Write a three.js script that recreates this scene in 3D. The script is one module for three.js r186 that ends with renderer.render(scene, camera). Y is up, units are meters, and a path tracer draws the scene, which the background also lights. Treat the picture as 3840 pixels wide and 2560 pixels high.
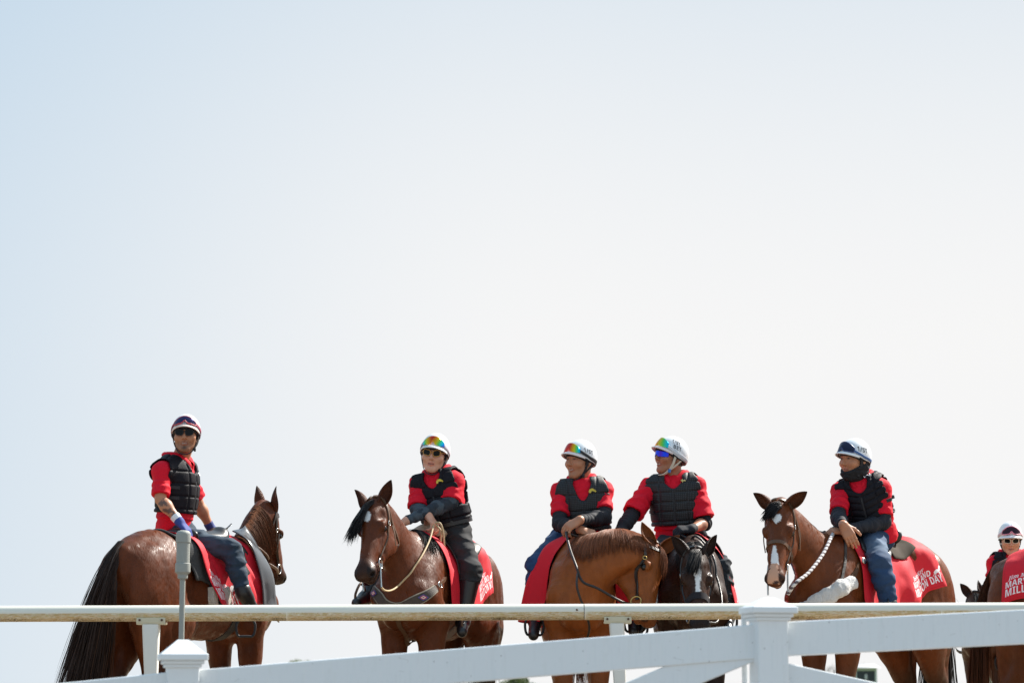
import * as THREE from 'three';
import { mergeGeometries } from 'three/addons/utils/BufferGeometryUtils.js';
import { ImprovedNoise } from 'three/addons/math/ImprovedNoise.js';
import { RoundedBoxGeometry } from 'three/addons/geometries/RoundedBoxGeometry.js';
import { TextGeometry } from 'three/addons/geometries/TextGeometry.js';
import { FontLoader } from 'three/addons/loaders/FontLoader.js';

// ---------------------------------------------------------------- camera, sky, sun, exposure
const IW = 3840, IH = 2560, FPX = 9107;                       // photograph size and focal length in its pixels
const scene = new THREE.Scene();
const camera = new THREE.PerspectiveCamera(2 * Math.atan(IH / 2 / FPX) * 180 / Math.PI, IW / IH, 0.1, 4000);
camera.position.set(0, 0.5, 16.4);
const PITCH = Math.atan(1340 / FPX);
camera.rotation.set(PITCH, 0, 0);
camera.focus = 16.3; camera.userData.fStop = 4.2;
camera.updateMatrixWorld(true);
const renderer = new THREE.WebGLRenderer();
renderer.toneMapping = THREE.LinearToneMapping;
renderer.toneMappingExposure = 1.8;
renderer.shadowMap.enabled = true;
const SUN = new THREE.Vector3(0.56, 0.70, -0.44).normalize();
{
  // hazy bright sky: a white veil round the sun that thins to pale blue away from it, paler towards the horizon
  const w = 1024, h = 512, d = new Float32Array(w * h * 4), ss = THREE.MathUtils.smoothstep;
  for (let r = 0; r < h; r++) for (let c = 0; c < w; c++) {
    const up = ((r + 0.5) / h - 0.5) * Math.PI, az = ((c + 0.5) / w - 0.5) * 2 * Math.PI;
    const x = Math.cos(az) * Math.cos(up), y = Math.sin(up), z = Math.sin(az) * Math.cos(up);
    const ang = Math.acos(Math.min(1, x * SUN.x + y * SUN.y + z * SUN.z)) * 180 / Math.PI;
    const e = up * 180 / Math.PI, round = Math.atan2(x, -z) * 180 / Math.PI;          // height and compass angle, 0 straight ahead
    const low = Math.exp(-((Math.max(0, e - 7) / 13.5) ** 2)), near = ss(round, -19.5, 1.5) * (1 - ss(round, 110, 170));
    const veil = Math.min(1, low * (0.22 + 0.78 * near) + 0.9 * Math.exp(-((ang / 24) ** 2)));
    const k2 = Math.exp(-Math.max(0, e) / 24), clear = [0.37 + 0.18 * k2, 0.57 + 0.13 * k2, 0.77 + 0.06 * k2];
    const white = [0.925, 0.923, 0.922], veil2 = 0.5 * Math.exp(-((ang / 16) ** 2));
    const o = (r * w + c) * 4;
    for (let k = 0; k < 3; k++) {
      let v = (clear[k] + (white[k] - clear[k]) * veil + veil2) / 1.8;
      if (y < -0.02) v = [0.16, 0.14, 0.11][k];
      d[o + k] = v;
    }
    d[o + 3] = 1;
  }
  const t = new THREE.DataTexture(d, w, h, THREE.RGBAFormat, THREE.FloatType);
  t.mapping = THREE.EquirectangularReflectionMapping; t.magFilter = THREE.LinearFilter; t.needsUpdate = true;
  scene.background = t; scene.environment = t;
}
const sun = new THREE.DirectionalLight(new THREE.Color().setRGB(1, 0.95, 0.87), 5.0);
sun.position.copy(SUN).multiplyScalar(40); sun.castShadow = true; sun.shadow.radius = 1.5;
sun.shadow.mapSize.set(4096, 4096);
Object.assign(sun.shadow.camera, { left: -12, right: 12, top: 12, bottom: -12, near: 1, far: 90 });
scene.add(sun); scene.add(sun.target);

// ---------------------------------------------------------------- helpers
const V = (x, y, z) => new THREE.Vector3(x, y, z);
const lerp = THREE.MathUtils.lerp, clamp = THREE.MathUtils.clamp, smooth = THREE.MathUtils.smoothstep;
// the world point seen at photograph pixel (px, py) at world depth z: where a thing stands
function at(px, py, z) {
  const d = V((px - IW / 2) / FPX, (IH / 2 - py) / FPX, -1).applyQuaternion(camera.quaternion);
  return camera.position.clone().addScaledVector(d, (z - camera.position.z) / d.z);
}
let seedState = 7;
const seed = (s) => { seedState = s | 0; };
const rnd = () => { seedState = (seedState + 0x6d2b79f5) | 0; let t = Math.imul(seedState ^ (seedState >>> 15), 1 | seedState); t = (t + Math.imul(t ^ (t >>> 7), 61 | t)) ^ t; return ((t ^ (t >>> 14)) >>> 0) / 4294967296; };
const PN = new ImprovedNoise();
const noise = (x, y, z) => PN.noise(x + 100.3, y + 57.7, z + 31.9);
const fbm = (x, y, z, n = 3) => { let s = 0, a = 1, t = 0; for (let i = 0; i < n; i++) { s += a * noise(x, y, z); t += a; a *= 0.5; x *= 2.03; y *= 2.03; z *= 2.03; } return s / t; };

const used = new Map();
const numbered = (n) => { const k = (used.get(n) || 0); used.set(n, k + 1); return k ? n + '_' + String(k).padStart(3, '0') : n; };
function mat(r, g, b, rough = 0.6, o = {}) {
  const m = new THREE.MeshPhysicalMaterial({ roughness: rough, side: THREE.DoubleSide, ...o });
  m.color.setRGB(r, g, b); return m;
}
function uvFix(g) {                                            // every geometry gets position, normal, uv and (optionally) colour
  if (!g.attributes.normal) g.computeVertexNormals();
  if (!g.attributes.uv) {
    const p = g.attributes.position, u = new Float32Array(p.count * 2);
    for (let i = 0; i < p.count; i++) { u[i * 2] = p.getX(i) + p.getZ(i) * 0.8; u[i * 2 + 1] = p.getY(i) + p.getZ(i) * 0.15; }
    g.setAttribute('uv', new THREE.BufferAttribute(u, 2));
  }
  return g;
}
function join(list) {
  list = list.filter(Boolean).map((g) => { let h = g.index ? g.toNonIndexed() : g.clone(); uvFix(h); for (const k of Object.keys(h.attributes)) if (!['position', 'normal', 'uv', 'color'].includes(k)) h.deleteAttribute(k); return h; });
  const col = list.some((g) => g.attributes.color);
  if (col) for (const g of list) if (!g.attributes.color) g.setAttribute('color', new THREE.BufferAttribute(new Float32Array(g.attributes.position.count * 3).fill(1), 3));
  return mergeGeometries(list, false);
}
function add(name, geo, material, parent) {
  const m = new THREE.Mesh(uvFix(Array.isArray(geo) ? join(geo) : geo), material);
  m.name = parent ? name : numbered(name); m.castShadow = m.receiveShadow = true;
  (parent || scene).add(m); return m;
}
function tag(o, label, category, group, kind) {
  o.userData.label = label; if (category) o.userData.category = category;
  if (group) o.userData.group = group; if (kind) o.userData.kind = kind; return o;
}
function structure(name, geo, material) { const m = add(name, geo, material); m.userData.kind = 'structure'; return m; }
function thing(name, label, category, pos, group) {
  const g = new THREE.Group(); g.name = numbered(name); g.position.copy(pos || V(0, 0, 0)); scene.add(g);
  return tag(g, label, category, group);
}
function sub(name, parent) { const g = new THREE.Group(); g.name = name; parent.add(g); return g; }

// ---------------------------------------------------------------- distance fields
// primitives: smooth-joined tapered capsules (optionally flattened along n by q) and ellipsoids
function cap(a, b, ra, rb, k = 0.03, o = {}) {
  const { n, q = 1, op = 0 } = o, f = 1 / q - 1;
  let bx = b.x - a.x, by = b.y - a.y, bz = b.z - a.z;
  const nx = n ? n.x : 0, ny = n ? n.y : 0, nz = n ? n.z : 0;
  if (n) { const l = (bx * nx + by * ny + bz * nz) * f; bx += nx * l; by += ny * l; bz += nz * l; }
  const bb = bx * bx + by * by + bz * bz + 1e-12, ax = a.x, ay = a.y, az = a.z, dr = rb - ra, R = Math.max(ra, rb);
  return { k, op, lo: [Math.min(a.x, b.x) - R, Math.min(a.y, b.y) - R, Math.min(a.z, b.z) - R], hi: [Math.max(a.x, b.x) + R, Math.max(a.y, b.y) + R, Math.max(a.z, b.z) + R],
    f(x, y, z) {
      x -= ax; y -= ay; z -= az;
      if (n) { const l = (x * nx + y * ny + z * nz) * f; x += nx * l; y += ny * l; z += nz * l; }
      let t = (x * bx + y * by + z * bz) / bb; t = t < 0 ? 0 : t > 1 ? 1 : t;
      const u = x - bx * t, v = y - by * t, w = z - bz * t;
      return Math.sqrt(u * u + v * v + w * w) - ra - dr * t;
    } };
}
function ell(c, rx, ry, rz, k = 0.03, o = {}) {               // o.B: [X, Y, Z] unit axes
  const B = o.B, R = Math.max(rx, ry, rz), { x: cx, y: cy, z: cz } = c;
  const i1 = 1 / rx, i2 = 1 / ry, i3 = 1 / rz;
  return { k, op: o.op || 0, lo: B ? [cx - R, cy - R, cz - R] : [cx - rx, cy - ry, cz - rz], hi: B ? [cx + R, cy + R, cz + R] : [cx + rx, cy + ry, cz + rz],
    f(x, y, z) {
      x -= cx; y -= cy; z -= cz;
      if (B) { const a = x * B[0].x + y * B[0].y + z * B[0].z, b = x * B[1].x + y * B[1].y + z * B[1].z; z = x * B[2].x + y * B[2].y + z * B[2].z; x = a; y = b; }
      x *= i1; y *= i2; z *= i3;
      const k0 = Math.sqrt(x * x + y * y + z * z) + 1e-9;
      x *= i1; y *= i2; z *= i3;
      const k1 = Math.sqrt(x * x + y * y + z * z) + 1e-9;
      return k0 * (k0 - 1) / k1;
    } };
}
class Field {
  constructor(prims, post) { this.prims = prims; this.post = post; this.kmax = Math.max(0.01, ...prims.map((p) => p.k)); }
  raw(x, y, z, list = this.prims) {
    let d = 9;
    for (const p of list) {
      const e = p.f(x, y, z);
      if (p.op) { const h = Math.max(p.k - Math.abs(d + e), 0) / p.k; d = Math.max(d, -e) + h * h * p.k * 0.25; } else {
        const h = Math.max(p.k - Math.abs(d - e), 0) / p.k; d = Math.min(d, e) - h * h * p.k * 0.25;
      }
    }
    return d;
  }
  at(x, y, z, list) { const d = this.raw(x, y, z, list); return this.post ? this.post(d, x, y, z) : d; }
  d(p) { return this.at(p.x, p.y, p.z); }
  n(p, e = 0.006) {
    const { x, y, z } = p;
    return V(this.at(x + e, y, z) - this.at(x - e, y, z), this.at(x, y + e, z) - this.at(x, y - e, z), this.at(x, y, z + e) - this.at(x, y, z - e)).normalize();
  }
  project(p, off = 0, steps = 6) { const q = p.clone(); for (let i = 0; i < steps; i++) q.addScaledVector(this.n(q), -(this.d(q) - off) * 0.85); return q; }
  push(p, off) { const q = p.clone(); for (let i = 0; i < 3; i++) { const d = this.d(q); if (d >= off) break; q.addScaledVector(this.n(q), off - d); } return q; }
}
// naive surface nets of a field, worked block by block near the surface only
function mesh(field, cell, o = {}) {
  const pad = o.pad ?? 0.03, lo = o.lo ? [...o.lo] : [9, 9, 9], hi = o.hi ? [...o.hi] : [-9, -9, -9];
  if (!o.lo) for (const p of field.prims) if (!p.op) for (let i = 0; i < 3; i++) { lo[i] = Math.min(lo[i], p.lo[i] - pad); hi[i] = Math.max(hi[i], p.hi[i] + pad); }
  const nx = Math.ceil((hi[0] - lo[0]) / cell) + 2, ny = Math.ceil((hi[1] - lo[1]) / cell) + 2, nz = Math.ceil((hi[2] - lo[2]) / cell) + 2;
  const g = new Float32Array(nx * ny * nz), B = 8, R = B * cell * 0.87;
  for (let bz = 0; bz < nz; bz += B) for (let by = 0; by < ny; by += B) for (let bx = 0; bx < nx; bx += B) {
    const cx = lo[0] + (bx + B / 2) * cell, cy = lo[1] + (by + B / 2) * cell, cz = lo[2] + (bz + B / 2) * cell;
    const x1 = Math.min(bx + B, nx), y1 = Math.min(by + B, ny), z1 = Math.min(bz + B, nz);
    let m = 9; const ds = [];
    for (const p of field.prims) { const e = p.f(cx, cy, cz); ds.push(e); if (!p.op && e < m) m = e; }
    const dc = field.at(cx, cy, cz), far = Math.abs(dc) > R * 2.4 + (o.slack ?? 0.02);
    let list;
    if (!far) list = field.prims.filter((p, i) => (p.op ? ds[i] < R * 2.4 + p.k : ds[i] < m + R * 4 + p.k));
    for (let z = bz; z < z1; z++) for (let y = by; y < y1; y++) for (let x = bx, i = bx + nx * (y + ny * z); x < x1; x++, i++)
      g[i] = far ? dc : field.at(lo[0] + x * cell, lo[1] + y * cell, lo[2] + z * cell, list);
  }
  const id = new Int32Array(nx * ny * nz).fill(-1), pos = [], sx = 1, sy = nx, sz = nx * ny;
  const off = [0, sx, sy, sx + sy, sz, sx + sz, sy + sz, sx + sy + sz], E = [[0, 1], [2, 3], [4, 5], [6, 7], [0, 2], [1, 3], [4, 6], [5, 7], [0, 4], [1, 5], [2, 6], [3, 7]];
  for (let z = 0; z < nz - 1; z++) for (let y = 0; y < ny - 1; y++) for (let x = 0, i = nx * (y + ny * z); x < nx - 1; x++, i++) {
    let neg = 0; for (let k = 0; k < 8; k++) if (g[i + off[k]] < 0) neg++;
    if (neg === 0 || neg === 8) continue;
    let px = 0, py = 0, pz = 0, n = 0;
    for (const [a, b] of E) {
      const u = g[i + off[a]], v = g[i + off[b]];
      if ((u < 0) === (v < 0)) continue;
      const t = u / (u - v);
      px += (a & 1) + t * ((b & 1) - (a & 1)); py += ((a >> 1) & 1) + t * (((b >> 1) & 1) - ((a >> 1) & 1)); pz += (a >> 2) + t * ((b >> 2) - (a >> 2)); n++;
    }
    id[i] = pos.length / 3;
    pos.push(lo[0] + (x + px / n) * cell, lo[1] + (y + py / n) * cell, lo[2] + (z + pz / n) * cell);
  }
  const idx = [];
  const quad = (a, b, c, d, flip) => { if (a < 0 || b < 0 || c < 0 || d < 0) return; flip ? idx.push(a, c, b, a, d, c) : idx.push(a, b, c, a, c, d); };
  for (let z = 1; z < nz - 1; z++) for (let y = 1; y < ny - 1; y++) for (let x = 1, i = 1 + nx * (y + ny * z); x < nx - 1; x++, i++) {
    const s = g[i] < 0;
    if (s !== (g[i + sx] < 0)) quad(id[i], id[i - sy], id[i - sy - sz], id[i - sz], s);
    if (s !== (g[i + sy] < 0)) quad(id[i], id[i - sz], id[i - sx - sz], id[i - sx], s);
    if (s !== (g[i + sz] < 0)) quad(id[i], id[i - sx], id[i - sx - sy], id[i - sy], s);
  }
  const geo = new THREE.BufferGeometry();
  geo.setAttribute('position', new THREE.BufferAttribute(new Float32Array(pos), 3));
  geo.setIndex(new THREE.BufferAttribute(new Uint32Array(idx), 1));
  geo.computeVertexNormals();
  {                                                            // outward normals
    const p = geo.attributes.position, q = geo.attributes.normal; let s = 0;
    for (let i = 0; i < p.count; i += 97) { const a = V().fromBufferAttribute(p, i), b = V().fromBufferAttribute(q, i); s += field.d(a.clone().addScaledVector(b, cell)) - field.d(a.addScaledVector(b, -cell)); }
    if (s < 0) { const ix = geo.index.array; for (let i = 0; i < ix.length; i += 3) { const t = ix[i]; ix[i] = ix[i + 1]; ix[i + 1] = t; } geo.computeVertexNormals(); }
  }
  if (o.color) paint(geo, o.color);
  return uvFix(geo);
}
function paint(geo, fn) {
  const p = geo.attributes.position, n = geo.attributes.normal, c = new Float32Array(p.count * 3);
  for (let i = 0; i < p.count; i++) { const r = fn(V(p.getX(i), p.getY(i), p.getZ(i)), V(n.getX(i), n.getY(i), n.getZ(i))); c[i * 3] = r[0]; c[i * 3 + 1] = r[1]; c[i * 3 + 2] = r[2]; }
  geo.setAttribute('color', new THREE.BufferAttribute(c, 3)); return geo;
}
const mix = (a, b, t) => [lerp(a[0], b[0], t), lerp(a[1], b[1], t), lerp(a[2], b[2], t)];

// ---------------------------------------------------------------- sheets, straps, hair
// a grid of points P[i][j] made into a sheet with thickness
function sheet(P, thick, uvf, closedI = false) {
  const n = P.length, m = P[0].length, pos = [], uv = [], idx = [];
  const N = P.map((r, i) => r.map((p, j) => {
    const a = P[Math.max(i - 1, 0)][j], b = P[Math.min(i + 1, n - 1)][j], c = P[i][Math.max(j - 1, 0)], d = P[i][Math.min(j + 1, m - 1)];
    return b.clone().sub(a).cross(d.clone().sub(c)).normalize();
  }));
  for (const s of [1, -1]) for (let i = 0; i < n; i++) for (let j = 0; j < m; j++) {
    const p = P[i][j].clone().addScaledVector(N[i][j], s * thick / 2); pos.push(p.x, p.y, p.z);
    const t = uvf ? uvf(i / (n - 1), j / (m - 1)) : [i / (n - 1), j / (m - 1)]; uv.push(...t);
  }
  const id = (s, i, j) => s * n * m + i * m + j;
  for (let i = 0; i < n - 1; i++) for (let j = 0; j < m - 1; j++) {
    idx.push(id(0, i, j), id(0, i + 1, j), id(0, i + 1, j + 1), id(0, i, j), id(0, i + 1, j + 1), id(0, i, j + 1));
    idx.push(id(1, i, j), id(1, i + 1, j + 1), id(1, i + 1, j), id(1, i, j), id(1, i, j + 1), id(1, i + 1, j + 1));
  }
  const edge = (a, b) => { idx.push(id(0, ...a), id(0, ...b), id(1, ...b), id(0, ...a), id(1, ...b), id(1, ...a)); };
  for (let i = 0; i < n - 1; i++) { edge([i + 1, 0], [i, 0]); edge([i, m - 1], [i + 1, m - 1]); }
  for (let j = 0; j < m - 1; j++) { edge([0, j], [0, j + 1]); edge([n - 1, j + 1], [n - 1, j]); }
  const g = new THREE.BufferGeometry();
  g.setAttribute('position', new THREE.BufferAttribute(new Float32Array(pos), 3));
  g.setAttribute('uv', new THREE.BufferAttribute(new Float32Array(uv), 2));
  g.setIndex(idx); g.computeVertexNormals(); return g;
}
// a flat strap along points; nf(p) gives the outward normal
function strap(pts, w, t, nf, seg = 6, closed = false) {
  const cv = new THREE.CatmullRomCurve3(pts, closed, 'centripetal'), n = Math.max(2, pts.length * seg), pos = [], idx = [];
  for (let i = 0; i <= n; i++) {
    const u = i / n, p = cv.getPoint(u), tg = cv.getTangent(u), nn = nf(p, u).clone(); nn.addScaledVector(tg, -nn.dot(tg)).normalize();
    const b = tg.clone().cross(nn).normalize(), ww = typeof w === 'function' ? w(u) : w;
    for (const [a, c] of [[-1, -1], [-0.92, 1], [0.92, 1], [1, -1]]) { const q = p.clone().addScaledVector(b, a * ww / 2).addScaledVector(nn, c * t / 2); pos.push(q.x, q.y, q.z); }
  }
  for (let i = 0; i < n; i++) for (let k = 0; k < 4; k++) { const a = i * 4 + k, b = i * 4 + (k + 1) % 4; idx.push(a, b, b + 4, a, b + 4, a + 4); }
  idx.push(0, 2, 1, 0, 3, 2); const e = n * 4; idx.push(e, e + 1, e + 2, e, e + 2, e + 3);
  let g = new THREE.BufferGeometry(); g.setAttribute('position', new THREE.BufferAttribute(new Float32Array(pos), 3)); g.setIndex(idx);
  g = g.toNonIndexed(); g.computeVertexNormals(); return uvFix(g);
}
const strapOn = (field, pts, w, t, seg = 6, closed = false) => { const q = []; const cv = new THREE.CatmullRomCurve3(pts, closed, 'centripetal'), n = pts.length * 3; for (let i = 0; i <= n; i++) { if (closed && i === n) break; q.push(field.project(cv.getPoint(i / n), t * 0.55)); } return strap(q, w, t, (p) => field.n(p), Math.max(2, seg / 2 | 0), closed); };
const tube = (pts, r, seg = 8, rad = 7, closed = false) => uvFix(new THREE.TubeGeometry(new THREE.CatmullRomCurve3(pts, closed, 'centripetal'), pts.length * seg, r, rad, closed));
// many tapered locks of hair in one geometry: paths of points
function hair(paths, color) {
  let nv = 0, ni = 0; for (const p of paths) { nv += p.pts.length * 3; ni += (p.pts.length - 1) * 18; }
  const pos = new Float32Array(nv * 3), nor = new Float32Array(nv * 3), col = new Float32Array(nv * 3), uv = new Float32Array(nv * 2), idx = new Uint32Array(ni);
  let v = 0, k = 0; const A = V(), Bv = V(), T = V();
  for (const { pts, r, c } of paths) {
    const n = pts.length, cc = c || color;
    for (let i = 0; i < n; i++) {
      T.copy(pts[Math.min(i + 1, n - 1)]).sub(pts[Math.max(i - 1, 0)]).normalize();
      A.set(0.3, 0.2, 1).cross(T).normalize(); Bv.copy(T).cross(A);
      const u = i / (n - 1), rr = r * (u < 0.75 ? 1 - u * 0.25 : 0.82 * (1 - (u - 0.75) * 3.7));
      for (let q = 0; q < 3; q++) {
        const a = q * 2.094, ca = Math.cos(a), sa = Math.sin(a), x = A.x * ca + Bv.x * sa, y = A.y * ca + Bv.y * sa, z = A.z * ca + Bv.z * sa;
        pos[v * 3] = pts[i].x + x * rr; pos[v * 3 + 1] = pts[i].y + y * rr; pos[v * 3 + 2] = pts[i].z + z * rr;
        nor[v * 3] = x; nor[v * 3 + 1] = y; nor[v * 3 + 2] = z; col[v * 3] = cc[0]; col[v * 3 + 1] = cc[1]; col[v * 3 + 2] = cc[2]; uv[v * 2] = q / 3; uv[v * 2 + 1] = u;
        if (i < n - 1) { const b = v - q + (q + 1) % 3; idx[k++] = v; idx[k++] = b; idx[k++] = b + 3; idx[k++] = v; idx[k++] = b + 3; idx[k++] = v + 3; }
        v++;
      }
    }
  }
  const g = new THREE.BufferGeometry();
  g.setAttribute('position', new THREE.BufferAttribute(pos, 3)); g.setAttribute('normal', new THREE.BufferAttribute(nor, 3));
  g.setAttribute('color', new THREE.BufferAttribute(col, 3)); g.setAttribute('uv', new THREE.BufferAttribute(uv, 2)); g.setIndex(new THREE.BufferAttribute(idx, 1));
  return g;
}
// one lock: starts at root, heads along dir, bends to fall, kept outside the field
function lock(field, root, dir, len, steps, fall, off, wob = 0.1) {
  const pts = [root.clone()], d = dir.clone().normalize(), p = root.clone(), w = V(rnd() - 0.5, (rnd() - 0.5) * 0.3, rnd() - 0.5).multiplyScalar(wob);
  for (let i = 0; i < steps; i++) {
    d.lerp(fall, 0.36).add(w).normalize(); w.multiplyScalar(0.8);
    p.addScaledVector(d, len / steps);
    if (field) p.copy(field.push(p, off));
    pts.push(p.clone());
  }
  return pts;
}
const DOWN = V(0, -1, 0);
// ---------------------------------------------------------------- shared textures and materials
function noiseTex(w, fn, srgb) {
  const d = new Uint8Array(w * w * 4);
  for (let y = 0; y < w; y++) for (let x = 0; x < w; x++) { const c = fn(x / w, y / w), o = (y * w + x) * 4; for (let k = 0; k < 3; k++) d[o + k] = clamp((Array.isArray(c) ? c[k] : c) * 255, 0, 255); d[o + 3] = 255; }
  const t = new THREE.DataTexture(d, w, w, THREE.RGBAFormat); t.wrapS = t.wrapT = THREE.RepeatWrapping; t.magFilter = THREE.LinearFilter; t.needsUpdate = true;
  if (srgb) t.colorSpace = THREE.SRGBColorSpace; return t;
}
const tile = (u, v, f, s = 0) => { const a = u * 2 * Math.PI, b = v * 2 * Math.PI, r = f / 6.283; return noise(Math.cos(a) * r + s, Math.sin(a) * r + Math.cos(b) * r * 1.3, Math.sin(b) * r + s * 1.7); };
const furTex = noiseTex(256, (u, v) => 0.5 + 0.28 * tile(u, v, 60) + 0.3 * tile(u, v, 120, 5)); furTex.repeat.set(3, 3);
const coatTex = noiseTex(512, (u, v) => { const r1 = 150 / 6.283, r2 = 26 / 6.283, p = u * 6.2832, q = v * 6.2832; return 0.5 + 0.42 * noise(Math.cos(p) * r1 + Math.cos(q) * r2, Math.sin(p) * r1, Math.sin(q) * r2) + 0.3 * tile(u, v, 14, 3); }); coatTex.repeat.set(2.2, 2.2);
const weaveTex = noiseTex(256, (u, v) => 0.5 + 0.25 * Math.sin(u * 402) * Math.sin(v * 402) + 0.3 * tile(u, v, 20)); weaveTex.repeat.set(4, 4);
const coatMat = () => mat(1, 1, 1, 0.92, { vertexColors: true, roughnessMap: coatTex, bumpMap: coatTex, bumpScale: 0.0015, specularIntensity: 0.36 });
const COAT = coatMat();
const HAIR = mat(1, 1, 1, 0.5, { vertexColors: true, specularIntensity: 0.4 });
const EYE = mat(0.012, 0.008, 0.006, 0.08);
const HOOF = mat(0.03, 0.025, 0.02, 0.6);
const LEATHER = mat(0.022, 0.013, 0.009, 0.45, { bumpMap: furTex, bumpScale: 0.0006 });
const BROWNLEATHER = mat(0.10, 0.045, 0.02, 0.45, { bumpMap: furTex, bumpScale: 0.0006 });
const BLACKLEATHER = mat(0.012, 0.011, 0.012, 0.34, { bumpMap: furTex, bumpScale: 0.0006 });
const STEEL = mat(0.62, 0.6, 0.56, 0.25, { metalness: 1 });
const BRASS = mat(0.7, 0.45, 0.15, 0.3, { metalness: 1 });

// ---------------------------------------------------------------- horses
// local axes: x forward, y up, z to the horse's right; sizes for a horse 1.62 m at the withers, times hs
function horse(o) {
  const hs = o.hs ?? 1, g = thing('horse', o.label, 'horse', V(o.x, 0, o.z));
  g.rotation.y = o.psi * Math.PI / 180; g.updateMatrixWorld(true);
  const inv = g.matrixWorld.clone().invert();
  const toL = (p) => p.clone().applyMatrix4(inv), dirL = (p) => p.clone().transformDirection(inv), toW = (p) => p.clone().applyMatrix4(g.matrixWorld);
  const L = (x, y, z = 0) => V(x * hs, y * hs, z * hs);
  // head frame from the poll and the muzzle
  const pollW = o.poll, HL = 0.605 * hs;
  let zm = pollW.z; if (o.muz) for (let i = 0; i < 8; i++) { const m = at(o.muz[0], o.muz[1], zm), dx = m.x - pollW.x, dy = m.y - pollW.y; zm = pollW.z + (o.muz[2] ?? 1) * Math.sqrt(Math.max(0.0004, HL * HL - dx * dx - dy * dy)); }
  const muzW = o.muzW || at(o.muz[0], o.muz[1], zm);
  const poll = toL(pollW), e1 = toL(muzW).sub(poll).normalize(), e2 = dirL(o.dorsal);
  e2.addScaledVector(e1, -e2.dot(e1)).normalize();
  const e3 = e1.clone().cross(e2).normalize();
  const H = (a, b, c = 0) => poll.clone().addScaledVector(e1, a * hs).addScaledVector(e2, b * hs).addScaledVector(e3, c * hs);
  const inH = (p) => { const q = p.clone().sub(poll).divideScalar(hs); return [q.dot(e1), q.dot(e2), q.dot(e3)]; };
  const HB = [e1, e2, e3], S = [-1, 1], pr = [];
  const C = (a, b, ra, rb, k = 0.05, op) => pr.push(cap(a, b, ra * hs, rb * hs, k * hs, op));
  const E = (c, x, y, z, k = 0.05, op) => pr.push(ell(c, x * hs, y * hs, z * hs, k * hs, op));
  const Z = V(0, 0, 1);
  // trunk
  const FZW = o.foreW ?? 0.118;
  E(L(0.10, 1.215), 0.55, 0.315, 0.226, 0.05); E(L(-0.18, 1.185), 0.50, 0.295, 0.238, 0.06);
  E(L(0.45, 1.19), 0.25, 0.31, 0.178, 0.08);
  C(L(0.36, 1.475), L(0.05, 1.44), 0.11, 0.11, 0.14, { n: Z, q: 0.7 }); C(L(0.1, 1.36), L(-0.55, 1.40), 0.155, 0.17, 0.08);
  E(L(-0.60, 1.30), 0.36, 0.28, 0.225, 0.08);
  C(L(-0.55, 1.49), L(-0.88, 1.41), 0.09, 0.075, 0.10);
  for (const s of S) {
    E(L(-0.72, 1.19, s * 0.125), 0.235, 0.29, 0.13, 0.07); E(L(-0.66, 1.02, s * 0.14), 0.215, 0.25, 0.10, 0.07);
    E(L(-0.40, 1.47, s * 0.145), 0.09, 0.055, 0.06, 0.08);                     // point of hip
    E(L(-0.42, 1.00, s * 0.155), 0.105, 0.13, 0.08, 0.07);                    // stifle
    C(L(0.30, 1.46, s * 0.075), L(0.57, 1.15, s * 0.118), 0.078, 0.098, 0.07);   // shoulder blade
    C(L(0.57, 1.15, s * 0.115), L(0.37, 1.00, s * 0.135), 0.098, 0.095, 0.06);
    E(L(0.61, 1.10, s * 0.068), 0.11, 0.15, 0.085, 0.05);                      // breast
    const [fx, fz] = (s > 0 ? o.legs?.fr : o.legs?.fl) || [0, 0], [bx, bz] = (s > 0 ? o.legs?.hr : o.legs?.hl) || [0, 0];
    C(L(0.42, 1.02, s * 0.132), L(0.44 + fx, 0.54, s * FZW + fz), 0.098, 0.055, 0.06);
    E(L(0.40 + fx * 0.35, 0.86, s * 0.128 + fz * 0.3), 0.07, 0.16, 0.055, 0.06);
    E(L(0.447 + fx, 0.52, s * FZW + fz), 0.052, 0.065, 0.05, 0.04);
    C(L(0.44 + fx, 0.50, s * FZW + fz), L(0.43 + fx * 1.2, 0.21, s * FZW + fz), 0.044, 0.036, 0.03);
    E(L(0.43 + fx * 1.2, 0.195, s * FZW + fz), 0.047, 0.05, 0.042, 0.03);
    C(L(0.435 + fx * 1.2, 0.18, s * FZW + fz), L(0.49 + fx * 1.2, 0.08, s * FZW + fz), 0.038, 0.046, 0.03);
    C(L(-0.56, 1.00, s * 0.15), L(-0.77 + bx, 0.63, s * 0.125 + bz), 0.125, 0.062, 0.08);
    C(L(-0.44, 1.0, s * 0.155), L(-0.70 + bx, 0.66, s * 0.128 + bz), 0.08, 0.045, 0.07);
    C(L(-0.83, 0.98, s * 0.14), L(-0.86 + bx, 0.64, s * 0.125 + bz), 0.075, 0.026, 0.08);
    E(L(-0.80 + bx, 0.58, s * 0.125 + bz), 0.062, 0.075, 0.048, 0.04);
    C(L(-0.80 + bx, 0.55, s * 0.125 + bz), L(-0.77 + bx, 0.22, s * 0.125 + bz), 0.05, 0.04, 0.03);
    E(L(-0.77 + bx, 0.205, s * 0.125 + bz), 0.05, 0.05, 0.044, 0.03);
    C(L(-0.765 + bx, 0.19, s * 0.125 + bz), L(-0.70 + bx, 0.08, s * 0.125 + bz), 0.04, 0.047, 0.03);
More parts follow.
